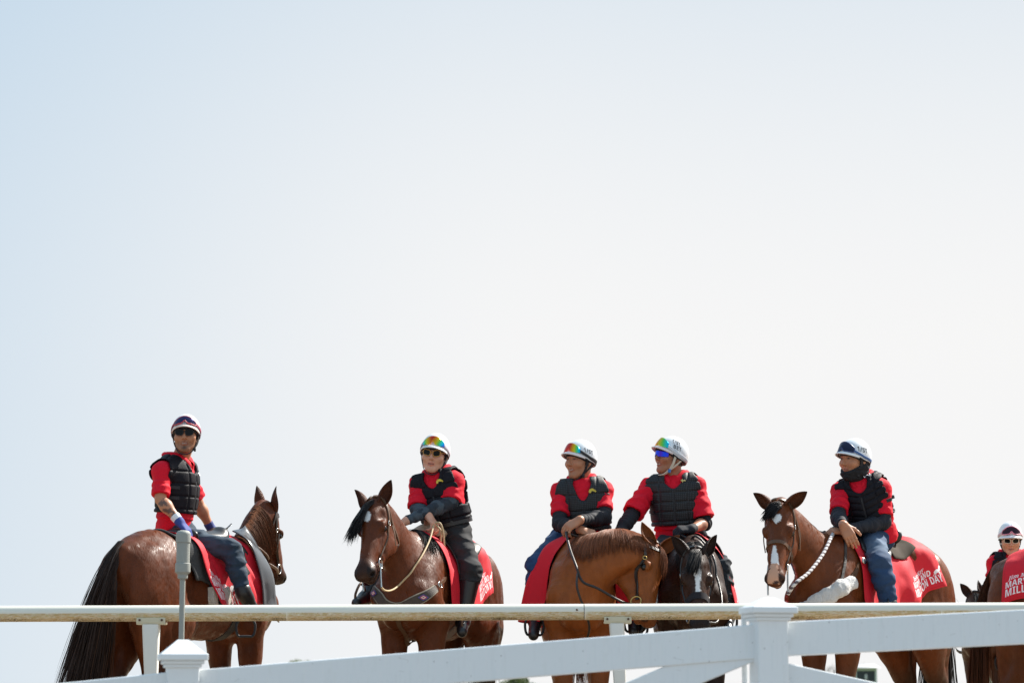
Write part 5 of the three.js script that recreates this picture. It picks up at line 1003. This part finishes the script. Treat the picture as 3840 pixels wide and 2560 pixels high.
  breastStrap(h, s.m, 'latigo', [], 0.022, 0.008, BROWNLEATHER, [[1645, 2192], [1660, 2180], [1672, 2165]].map(([x, y]) => hit(h, x, y, 0.03)));
  breastStrap(h, s.m, 'neck_strap', [[0.30, 1.62, 0.05], [0.44, 1.45, 0.2], [0.60, 1.22, 0.22], [0.76, 1.02, 0.05]], 0.026, 0.006, LEATHER);
  breastStrap(h, s.m, 'martingale', [[0.77, 0.99, 0], [0.70, 0.86, 0.01], [0.45, 0.83, 0], [0.2, 0.86, 0]], 0.03, 0.006, BROWNLEATHER);
}
// third: chestnut with its head bent round
{
  const h = horse({ label: 'chestnut horse with arched neck and lowered head turned to its side', x: 0.465, z: -0.2, psi: -91, poll: at(2480, 2034, 0.42), muz: [2462, 2338, 1], dorsal: V(0.85, 0.15, 0.42), neckCW: at(2290, 2040, 0.60), coat: [0.250, 0.068, 0.015], dark: [0.11, 0.038, 0.014], leg: [0.19, 0.06, 0.018], muzDark: 0.5, seed: 8,
    ears: [[-0.60, 0.62, -0.3], [-0.62, -0.28, 0.72]], earFace: [[0.5, 0.4, 0.75], [0.2, 0.9, 0.5]],
    mane: { side: 1, len: 0.32, col: [0.20, 0.065, 0.026], n: 1300, from: 0.14, to: 0.93, forelock: { dir: [0.95, -0.15, 0.0, 0.3], len: 0.19, n: 110 } }, tail: { col: [0.15, 0.06, 0.03], len: 1, n: 150 } });
  const r = rider(h, { label: 'smiling person in red polo and mesh vest, wrists crossed, on the chestnut horse', pelvis: [2200, 2024, -0.14], neck: [2182, 1806, -0.10], head: [2176, 1730, -0.07], look: V(-0.72, -0.02, 0.69), headUp: V(0.05, 1, 0.02), shR: [2102, 1842, -0.10], shL: [2264, 1840, -0.09], elR: [2098, 1966, 0.04], wrR: [2178, 1986, 0.24], elL: [2266, 1940, 0.02], wrL: [2174, 1950, 0.28],
    handR: { dir: V(0.85, -0.3, 0.35), palm: V(0, -0.8, -0.45), curl: 0.75 }, handL: { dir: V(-0.85, -0.50, 0.12), palm: V(0.25, -0.6, -0.6), curl: 0.55, spread: 0.5 }, skin: SK1, face: { mouth: 'smile', stubble: 0.15 }, legR: { kn: [2022, 2125, 0.02], an: [2010, 2310, 0.05], toe: [2000, 2385, 0.25] }, legL: { kn: [2385, 2130, 0.0], an: [2378, 2300, 0.02], toe: [2376, 2370, 0.2] },
    hem: 0.0, cuff: 0.72, sleeveW: 1.0, vest: { mesh: true, bottom: 0.06, rows: 0.11, cols: 0.10, vee: 0.15, puff: 0.001, emblem: { a: 0.06, b: 0.335, size: 0.036, shapes: horseHead } }, sleeveL: { to: 0.97 }, sleeveR: { to: 0.93 }, jeans: [0.012, 0.048, 0.135], jeansFade: [0.045, 0.11, 0.20], bootTop: 0.86,
    helmet: { peak: mat(0.80, 0.72, 0.70, 0.4), text: [['1/ST', 0.030, 1.05, 0.062, -0.25]], goggles: { y: 0.010, h: 0.050, color: (a, b) => rainbow(0.15 + 1.25 * (1 - Math.abs(a - 0.4) * 1.8)), strap: BLACK } } });
  const hand = r.spec.pelvis.clone().add(r.wr.R).add(V(-0.10, -0.02, 0.06));
  bridle(h, { w: 0.022, browM: LEATHER, ring: BRASS, reins: [[1, [at(2330, 2255, 0.72), at(2240, 2205, 0.70), at(2185, 2180, 0.66), at(2160, 2120, 0.60), at(2135, 2050, 0.42), hand], LEATHER, 0.009], [-1, [at(2375, 2265, 0.4), at(2330, 2195, 0.25), at(2270, 2060, 0.2), hand], LEATHER, 0.009]] });
  const lr = sub('loose_rein', h.g); add('rein', tube([at(2166, 2150, 0.64), at(2164, 2200, 0.72), at(2178, 2248, 0.72), at(2190, 2275, 0.70), at(2210, 2350, 0.62), at(2200, 2400, 0.5)].map((p) => h.toL(p)), 0.008), LEATHER, lr);
  saddleCloth(h, { label: 'plain front of a red saddle cloth on the chestnut horse', x0: 0.40, x1: -0.6, len: (u) => 0.70, fold: (u, t) => 0.17 * Math.pow(t, 0.7) * smooth(u, 0.01, 0.11) * (1 - smooth(u, 0.15, 0.26)) + 0.012 * Math.sin(u * 15) * t, off: 0.014, tex: { size: 1.0 } });
  saddle(h, { label: 'black saddle under the rider with crossed wrists', feet: r.feet, ironTurn: [0.2, 1], reach: 0.42 });
}
// fourth: dark horse with a blaze, head down
{
  const DKB = [0.036, 0.016, 0.010];
  const h = horse({ label: 'dark brown horse with narrow white blaze and black forelock, head lowered to the rail', x: 1.24, z: -0.3, psi: -94, poll: at(2612, 2052, 0.72), muz: [2630, 2352, 1], dorsal: V(0.04, 0.5, 0.85), coat: DKB, dark: [0.012, 0.009, 0.009], seed: 12, foreW: 0.14,
    mark: (a, b, c, col, n) => { const w = a < 0.15 ? 0 : a < 0.20 ? 0.020 : a < 0.26 ? 0.022 - (a - 0.20) * 0.1 : 0.013; return a > 0.15 && a < 0.37 && Math.abs(c - 0.004) < w + n * 0.006 ? [0.70, 0.70, 0.70] : col; },
    ears: [[-0.80, 0.1, -0.55], [-0.78, 0.1, 0.72]], earFace: [[0.3, 0.6, -0.7], [0.3, 0.6, 0.7]],
    mane: { side: 0, len: 0.2, col: [0.020, 0.018, 0.018], n: 380, from: 0.3, forelock: { dir: [0.9, 0.0, 0.3, 0.1], len: 0.17, n: 260 } }, tail: { col: BLK, len: 1.15, n: 260 } });
  const r = rider(h, { label: 'person in red polo and mesh vest wearing blue mirrored glasses, one arm held out', pelvis: [2546, 2040, -0.26], neck: [2530, 1792, -0.22], head: [2516, 1716, -0.19], look: V(-0.88, 0.14, 0.48), headUp: V(0.08, 1, 0.05), shR: [2440, 1822, -0.25], shL: [2610, 1818, -0.20], elR: [2364, 1940, -0.10], wrR: [2306, 2020, 0.05], elL: [2642, 1962, -0.14], wrL: [2594, 1984, 0.06],
    handR: { dir: V(-0.5, -0.7, 0.4), palm: V(0.4, -0.6, -0.2), curl: 0.7 }, handL: { dir: V(-0.95, -0.05, 0.25), palm: V(0.1, -0.8, -0.5), curl: 0.9 }, skin: SK3, face: { mouth: 'smile' }, hem: 0.0, cuff: 0.86, sleeveW: 1.3, bulk: 1.04, legL: { raw: true, hip: [2590, 2055, -0.2], kn: [2702, 2122, 0.02], an: [2728, 2300, 0.05], toe: [2730, 2365, 0.22] }, legR: { kn: [2455, 2130, 0.1] },
    vest: { mesh: true, bottom: 0.13, rows: 0.066, cols: 0.098, puff: 0.001, vee: 0.05, buckles: true, emblem: { a: 0.065, b: 0.43, size: 0.034, shapes: [[[-0.65, 0.0], [-0.35, 0.30], [-0.15, 0.10], [0, 0.42], [0.15, 0.10], [0.35, 0.30], [0.65, 0.0], [0.3, -0.08], [0.12, 0.0], [0.0, -0.38], [-0.12, 0.0], [-0.3, -0.08]]], m: mat(0.65, 0.55, 0.2, 0.6) } },
    sleeveR: { to: 0.97 }, sleeveL: { to: 0.12 }, gloveL: { m: BLACKCLOTH }, gloveR: { m: BLACKCLOTH }, jeans: [0.022, 0.028, 0.036], jeansFade: [0.05, 0.06, 0.07],
    helmet: { peak: mat(0.80, 0.68, 0.66, 0.4), strapM: mat(0.66, 0.60, 0.48, 0.6), buckleM: mat(0.03, 0.18, 0.5, 0.5), text: [['1/ST', 0.028, 0.98, 0.096, -0.2], ['BET', 0.028, 1.10, 0.058, -0.2]], goggles: { y: 0.010, h: 0.052, color: (a, b) => rainbow(0.25 + 0.62 * (1 - Math.abs(a - 0.35) * 1.7) - b * 0.1), strap: mat(0.6, 0.62, 0.66, 0.6) } }, glasses: { wrap: (a, b) => mix([0.10, 0.02, 0.45], [0.01, 0.06, 0.75], Math.abs(Math.sin(a * 9))) } });
  const hand = r.spec.pelvis.clone().add(r.wr.L).add(V(-0.09, -0.03, 0.03));
  bridle(h, { m: BLACKLEATHER, nose: 0.36, noseM: mat(0.012, 0.010, 0.014, 0.95), noseW: 0.05, brow: false, reins: [[-1, [at(2690, 2330, 0.7), at(2705, 2230, 0.45), at(2640, 2060, 0.2), hand], BLACKLEATHER, 0.008]] });
  saddleCloth(h, { label: 'red saddle cloth edge showing along the dark blazed horse', x0: 0.36, x1: -0.66, len: () => 0.62, fold: (u, t) => 0.05 * t * t + 0.012 * Math.sin(u * 13) * t, off: 0.012, tex: { size: 1.0 } });
  saddle(h, { label: 'black saddle with wide flaps under the rider in blue mirrored glasses', feet: r.feet, ironTurn: [0.2, 1], reach: 0.5, f0: 0.30 });
}
// fifth: bay with a white nose, rider in a black neck warmer
{
  const h = horse({ label: 'bay horse with a white star and white nose, in rope reins', x: 2.365, z: -0.05, psi: -129, poll: at(2920, 1872, 0.76), muz: [2893, 2178, 1], dorsal: V(-0.33, 0.5, 0.8), coat: [0.130, 0.034, 0.009], dark: DK, leg: [0.06, 0.028, 0.014], muzDark: 0.35, seed: 15,
    mark: (a, b, c, col, n) => { if (((a - 0.155) / 0.035) ** 2 + ((c + 0.004) / (0.026 - 0.25 * (a - 0.155))) ** 2 + n * 0.7 < 1) return [0.74, 0.72, 0.70]; const w = 0.012 + 0.11 * Math.max(0, a - 0.34); if (a > 0.345 && a < 0.6 && Math.abs(c + 0.004) < w + n * 0.008) return a > 0.47 ? (n > 0.25 ? [0.05, 0.03, 0.03] : [0.55, 0.30, 0.20]) : [0.74, 0.72, 0.72]; return col; },
    ears: [[-0.55, 0.1, -0.9], [-0.66, 0.1, 0.85]], earFace: [[0.5, 0.5, -0.4], [0.5, 0.55, 0.45]],
    mane: { side: 1, len: 0.3, col: BLK, n: 500, from: 0.05, forelock: { dir: [0.8, -0.05, 0.5, 0.1], len: 0.12, n: 240 } }, tail: { col: BLK, len: 1.25, n: 420, sway: [0.0, 0.05] } });
  const r = rider(h, { label: 'person in red polo with black neck warmer pulled up to the chin, hands crossed', pelvis: [3284, 2022, -0.02], neck: [3226, 1800, 0.05], head: [3206, 1726, 0.10], look: V(-0.80, -0.05, 0.60), headUp: V(0.04, 1, 0.03), shR: [3154, 1838, 0.02], shL: [3306, 1834, 0.09], elR: [3144, 1944, 0.22], wrR: [3164, 1968, 0.40], elL: [3316, 1958, 0.12], wrL: [3168, 1990, 0.32],
    handR: { dir: V(0.42, -0.88, 0.2), palm: V(0.1, -0.1, -1), curl: 0.30 }, handL: { dir: V(-0.9, 0.0, 0.2), palm: V(0.1, -0.85, -0.4), curl: 0.85 }, skin: SK1, face: { }, legL: { hip: [3268, 2030, 0.08], kn: [3298, 2110, 0.34], an: [3342, 2290, 0.36], toe: [3330, 2350, 0.52] },
    hem: -0.04, cuff: 0.78, sleeveW: 1.05, vest: { bottom: 0.15, rows: 0.045, cols: 0.095, tilt: 0.25, vee: 0.05, puff: 0.003, buckles: true, emblem: { a: 0.06, b: 0.45, size: 0.03, shapes: horseHead, m: mat(0.35, 0.35, 0.38, 0.6) } }, sleeveL: { to: 0.98, m: mat(0.010, 0.012, 0.020, 0.8) }, sleeveR: { to: 0.86, m: mat(0.010, 0.012, 0.020, 0.8) },
    jeans: [0.014, 0.045, 0.115], jeansFade: [0.20, 0.28, 0.36], bootTop: 0.9, legB: 1.05,
    helmet: { text: [['1/ST', 0.032, 1.02, 0.062, -0.2]], goggles: { y: 0.010, h: 0.052, color: (a, b) => mix([0.01, 0.012, 0.03], [0.03, 0.035, 0.07], b), frame: mat(0.03, 0.05, 0.15, 0.4), strap: mat(0.05, 0.12, 0.3, 0.6), strapW: 0.018 } },
    extra: ({ g, hm, nb }) => {
      const inv = hm.clone().invert(), n2 = nb.clone().applyMatrix4(inv), fc = new Field([ell(V(0, -0.098, 0.054), 0.052, 0.040, 0.056, 0.03), ell(V(0, -0.055, 0.030), 0.074, 0.075, 0.076, 0.03), ell(V(0, -0.02, -0.012), 0.087, 0.10, 0.102, 0.03), cap(V(0, -0.08, -0.01), n2, 0.069, 0.078, 0.04)], (d, x, y, z) => Math.max(d + 0.003 * Math.sin(y * 160 + 4 * noise(x * 20, y * 20, z * 20)), y + 0.079 - Math.max(0, 0.095 - z) * 0.62 - Math.max(0, 0.015 - z) * 3));
      add('neck_warmer', mesh(fc, 0.005, { lo: [-0.14, -0.24, -0.16], hi: [0.14, 0.06, 0.14] }).applyMatrix4(hm), mat(0.010, 0.010, 0.013, 0.9), g);
    } });
  const hand = r.spec.pelvis.clone().add(r.wr.L).add(V(-0.08, -0.02, 0.03)), ROPE = mat(1, 1, 1, 0.8, { vertexColors: true });
  const rope = (q, rr) => { const gg = tube(q, rr, 8, 8), uv = gg.attributes.uv, p = gg.attributes.position, c = new Float32Array(p.count * 3); let tot = 0; for (let i = 1; i < q.length; i++) tot += q[i].distanceTo(q[i - 1]); for (let i = 0; i < p.count; i++) c.set(Math.sin(uv.getX(i) * tot * 150 + uv.getY(i) * 6.283) > 0.2 ? [0.10, 0.07, 0.08] : [0.66, 0.64, 0.64], i * 3); gg.setAttribute('color', new THREE.BufferAttribute(c, 3)); return gg; };
  rope.m = ROPE;
  bridle(h, { nose: 0.315, noseM: BROWNLEATHER, m: BROWNLEATHER, shank: true, keeper: true, brow: false, reins: [[-1, [at(2985, 2186, 0.95), at(3030, 2150, 0.85), at(3085, 2080, 0.66), at(3115, 2020, 0.5), hand], rope, 0.012]] });
  saddleCloth(h, { label: 'red saddle cloth with white lettering on the white-nosed bay', x0: 0.36, x1: -0.50, len: (u) => 0.66 - 0.18 * u, skew: (u, t) => -0.12 * t * smooth(u, 0.3, 1), fold: (u, t) => 0.018 * t * t * Math.sin(u * 22) + 0.05 * t * t * smooth(u, 0.85, 1), off: 0.012, tex: { size: 1.05, hem: 40, inset: 12 } });
  const s = saddle(h, { label: 'black saddle with round leather skirts under the neck warmer rider', western: true, feet: r.feet, ironTurn: [0.4, 0.8], reach: 0.34, skirt: true, skirtM: mat(0.050, 0.038, 0.026, 0.8, { specularIntensity: 0.3 }), x0: 0.22, x1: -0.24 });
  const FLEECE = mat(0.74, 0.72, 0.70, 0.98, { bumpMap: furTex, bumpScale: 0.012 });
  const ff = [[3190, 2186], [3150, 2210], [3105, 2237], [3060, 2264], [3015, 2290], [2970, 2305]].map(([x, y]) => hit(h, x, y, 0.02));
  const fp = []; for (let i = 0; i < ff.length - 1; i++) { const n = h.field.n(ff[i].clone().lerp(ff[i + 1], 0.5)); fp.push(cap(ff[i], ff[i + 1], 0.047, 0.047, 0.05, { n, q: 0.5 })); }
  add('fleece_breast_strap', mesh(new Field(fp, (d, x, y, z) => d + 0.007 * noise(x * 32, y * 32, z * 32) + 0.003 * noise(x * 110, y * 110, z * 110)), 0.007), FLEECE, s.m);
  for (const q of [0.02, -0.02]) breastStrap(h, s.m, 'latigo', [], 0.02, 0.008, BROWNLEATHER, [[3192 + q * 300, 2180], [3208 + q * 200, 2145], [3222, 2112]].map(([x, y]) => hit(h, x, y, 0.03)));
  add('concho', new THREE.SphereGeometry(0.024, 14, 8).scale(1, 1, 0.35).applyQuaternion(new THREE.Quaternion().setFromUnitVectors(V(0, 0, 1), h.field.n(hit(h, 3224, 2108)))).translate(...hit(h, 3224, 2108, 0.04).toArray()), STEEL, s.m);
  breastStrap(h, s.m, 'neck_strap', [[0.32, 1.60, -0.06], [0.50, 1.42, -0.2], [0.66, 1.18, -0.22], [0.76, 1.04, -0.08]], 0.02, 0.006, LEATHER);
}
// ---------------------------------------------------------------- further back on the right: two more horses and their riders
{
  const ps = -28, fx = Math.cos(ps * Math.PI / 180), fz = -Math.sin(ps * Math.PI / 180), X = 4.42, Z0 = -1.3;
  const h = horse({ label: 'bay hindquarters under a red cloth, cut off by the right picture edge', x: X, z: Z0, psi: ps, poll: V(X + fx * 1.0, 1.95, Z0 + fz * 1.0), muzW: V(X + fx * 1.36, 1.47, Z0 + fz * 1.36), dorsal: V(fx, 0.7, fz), coat: [0.115, 0.034, 0.012], dark: DK, leg: [0.10, 0.034, 0.014], seed: 21,
    mane: { side: 1, len: 0.3, col: BROWNMANE, n: 200 }, tail: { col: [0.10, 0.034, 0.014], len: 1.1, n: 400, sway: [-0.02, 0.06], spread: 0.6, lift: 0 } });
  saddleCloth(h, { label: 'red saddle cloth with white lettering at the right picture edge', x0: 0.34, x1: -0.80, len: () => 0.52, fold: (u, t) => 0.014 * Math.sin(u * 14) * t, off: 0.012, tex: { size: 1.15, hem: 46, inset: 20 } });
}
{
  const ps = -115, X = 4.05, Z0 = -4.0;
  const h = horse({ label: 'dark horse with black mane and lowered head between two bays', x: X, z: Z0, psi: ps, hs: 0.86, poll: at(3668, 2218, -3.3), muz: [3650, 2405, 1], dorsal: V(-0.1, 0.35, 0.9), coat: [0.055, 0.020, 0.009], dark: BLK, seed: 25, ears: [[-0.75, 0.1, 0.2], [-0.6, 0.1, 0.7]],
    mane: { side: 0, len: 0.30, col: BLK, n: 700, from: 0.1, forelock: { dir: [0.8, 0.1, -0.3, 0.1], len: 0.2, n: 160 } }, tail: { col: BLK, len: 1, n: 120 } });
  const r = rider(h, { label: 'person in white helmet with pink goggles and pale sunglasses at the right picture edge', pelvis: [3796, 2270, -4.0], neck: [3792, 2082, -3.96], head: [3790, 2022, -3.90], look: V(-0.10, -0.28, 0.95), shR: [3732, 2112, -3.95], shL: [3852, 2112, -3.95], elR: [3718, 2222, -3.88], elL: [3866, 2222, -3.88], wrR: [3760, 2300, -3.7], wrL: [3830, 2300, -3.7],
    handR: { dir: V(0.4, -0.4, 0.8), palm: V(0, -1, 0), curl: 0.8 }, handL: { dir: V(-0.4, -0.4, 0.8), palm: V(0, -1, 0), curl: 0.8 }, skin: SK2, face: {}, cuff: 0.97, legR: { raw: true, hip: [3750, 2280, -3.95], kn: [3760, 2340, -3.6], an: [3764, 2470, -3.6], toe: [3764, 2500, -3.4] }, legL: { raw: true, hip: [3835, 2280, -3.95], kn: [3880, 2340, -3.6], an: [3880, 2470, -3.6], toe: [3880, 2500, -3.4] }, vest: { bottom: 0.12, rows: 0.08 }, jeans: [0.02, 0.04, 0.07],
    helmet: { goggles: { h: 0.05, color: (a, b) => mix([0.02, 0.012, 0.02], [0.06, 0.02, 0.03], b), frame: mat(0.75, 0.25, 0.35, 0.4), strap: mat(0.7, 0.5, 0.55, 0.6) } }, glasses: { frame: mat(0.75, 0.62, 0.5, 0.4) } });
  bridle(h, { nose: 0.36, brow: false, m: BLACKLEATHER, reins: [] });
  saddle(h, { label: 'dark saddle under the pink goggled rider', feet: r.feet, ironTurn: [0.2, 1], reach: 0.4 });
}
// ---------------------------------------------------------------- far background
function leafTree(label, cx, top, w, h, z, n, col, trunkH, name = 'tree', cat = 'tree') {
  const p = at(cx, top, z), g = thing(name, label, cat, V(p.x, 0, p.z)), H = p.y; seed(Math.round(cx));
  const limbs = [tube([V(0, -0.3, 0), V(0.03 * w, H * 0.35, 0), V(-0.02 * w, H * 0.7, 0)], 0.04 * w, 4, 8)];
  const cl = []; for (let i = 0; i < 34; i++) { const a = rnd() * 6.283, r = Math.sqrt(rnd()) * 0.5 * w, y = H - h * rnd(); const k = Math.sin(Math.PI * clamp((H - y) / h * 0.8 + 0.15, 0, 1)); cl.push(V(Math.cos(a) * r * k, y - 0.12 * h, Math.sin(a) * r * k)); if (i % 2) limbs.push(tube([V(0, H * 0.35 + rnd() * 0.3 * H, 0), cl[i].clone().multiplyScalar(0.6).setY(lerp(H * 0.5, cl[i].y, 0.6)), cl[i]], 0.012 * w, 3, 5)); }
  add('trunk', limbs, mat(0.06, 0.045, 0.03, 0.9), g);
  const pos = [], cc = [];
  for (let i = 0; i < n; i++) {
    const c = cl[Math.floor(rnd() * cl.length)], q = c.clone().add(V(rnd() - 0.5, rnd() - 0.5, rnd() - 0.5).normalize().multiplyScalar(Math.cbrt(rnd()) * 0.17 * w)), s = 0.022 * w * (0.6 + rnd() * 0.8), a = V(rnd() - 0.5, rnd() - 0.5, rnd() - 0.5).normalize().multiplyScalar(s), b = V(rnd() - 0.5, rnd() - 0.5, rnd() - 0.5).cross(a).normalize().multiplyScalar(s * 0.6), m = 0.7 + rnd() * 0.6;
    for (const [u2, v2] of [[-1, 0], [0, 1], [1, 0], [-1, 0], [1, 0], [0, -1]]) { const t = q.clone().addScaledVector(a, u2).addScaledVector(b, v2); pos.push(t.x, t.y, t.z); cc.push(col[0] * m, col[1] * m, col[2] * m); }
  }
  const geo = new THREE.BufferGeometry(); geo.setAttribute('position', new THREE.BufferAttribute(new Float32Array(pos), 3)); geo.setAttribute('color', new THREE.BufferAttribute(new Float32Array(cc), 3)); geo.computeVertexNormals();
  add('crown', geo, mat(1, 1, 1, 0.8, { vertexColors: true, transmission: 0.3 }), g);
}
leafTree('pale green treetop just above the near board, left of the facing bay', 1122, 2472, 3.4, 3.2, -240, 5000, [0.16, 0.20, 0.07], 2);
leafTree('rounded green bush under the near board left of the chestnut horse legs', 1948, 2538, 4.4, 2.6, -230, 7000, [0.10, 0.14, 0.03], 1, 'bush', 'bush');
leafTree('green bush seen between the legs of the horses at the right edge', 3694, 2528, 2.6, 2.4, -230, 4000, [0.10, 0.15, 0.03], 1, 'bush', 'bush');
function bareTree(label, cx, top, z, s) {
  const p = at(cx, top, z), g = thing('bare_tree', label, 'tree', V(p.x, 0, p.z)), H = p.y; seed(s); const tr = [], tw = [];
  const grow = (a, d, len, r, lv) => { const b = a.clone().addScaledVector(d, len), m = a.clone().lerp(b, 0.5).add(V(rnd() - 0.5, 0, rnd() - 0.5).multiplyScalar(len * 0.15)); (lv > 2 ? tw : tr).push(tube([a, m, b], r, 2, lv > 2 ? 4 : 6)); if (lv < 5) for (let i = 0; i < 3; i++) grow(b.clone().lerp(a, rnd() * 0.35), d.clone().add(V(rnd() - 0.5, (rnd() - 0.25) * 0.6, rnd() - 0.5).multiplyScalar(1.15)).normalize(), len * (0.62 + rnd() * 0.15), r * 0.6, lv + 1); };
  grow(V(0, -0.3, 0), V(0, 1, 0), H * 0.36, H * 0.016, 0);
  add('trunk', tr, mat(0.30, 0.27, 0.25, 0.9), g); add('twigs', tw, mat(0.34, 0.31, 0.30, 0.9), g);
}
bareTree('bare twiggy tree behind the small hut, nearest its roof', 3235, 2462, -215, 3);
bareTree('bare twiggy tree seen between the forelegs of the white-nosed bay', 3112, 2458, -220, 4);
{
  const z = -200, K = 9107 / 216.4, a = at(3242, 2494, z), hut = thing('hut', 'small distant hut with an overhanging roof and a dark window', 'hut', V(a.x, 0, z)), H = a.y, M = mat(0.62, 0.66, 0.58, 0.8), RF = mat(0.50, 0.50, 0.52, 0.7), w = 1.95, d = 1.9;
  add('wall', [new THREE.BoxGeometry(w, H - 1.75, d).translate(0, (H - 1.75) / 2 - 0.05, 0), new THREE.BoxGeometry(0.16, 1.5, d - 0.01).translate(-w / 2 + 0.08, H - 1.05, 0), new THREE.BoxGeometry(0.16, 1.5, d - 0.01).translate(w / 2 - 0.08, H - 1.05, 0), new THREE.BoxGeometry(w - 0.32, 1.5, 0.1).translate(0, H - 1.05, -d / 2 + 0.06), new THREE.BoxGeometry(w, 0.2, d).translate(0, H - 0.33, 0)], M, hut);
  const rf = new THREE.CylinderGeometry(1.05, 1.85, 0.34, 4, 1).rotateY(Math.PI / 4); rf.translate(0, H - 0.06, 0); add('roof', rf.toNonIndexed(), RF, hut);
  add('window', new THREE.BoxGeometry(w - 0.34, 1.12, 0.03).translate(0, H - 0.98, d / 2 - 0.25), mat(0.02, 0.03, 0.035, 0.2), hut);
  add('window_frame', [new THREE.BoxGeometry(w - 0.33, 0.06, 0.08).translate(0, H - 0.45, d / 2 - 0.2), new THREE.BoxGeometry(w - 0.33, 0.08, 0.08).translate(0, H - 1.56, d / 2 - 0.2)], M, hut);
  const pn = new THREE.SphereGeometry(0.16, 14, 12).scale(0.8, 1.8, 0.5).translate(0.03, H - 1.02, d / 2 - 0.2); add('pale_sign', pn, mat(0.6, 0.6, 0.6, 0.7), hut);
}
renderer.render(scene, camera);
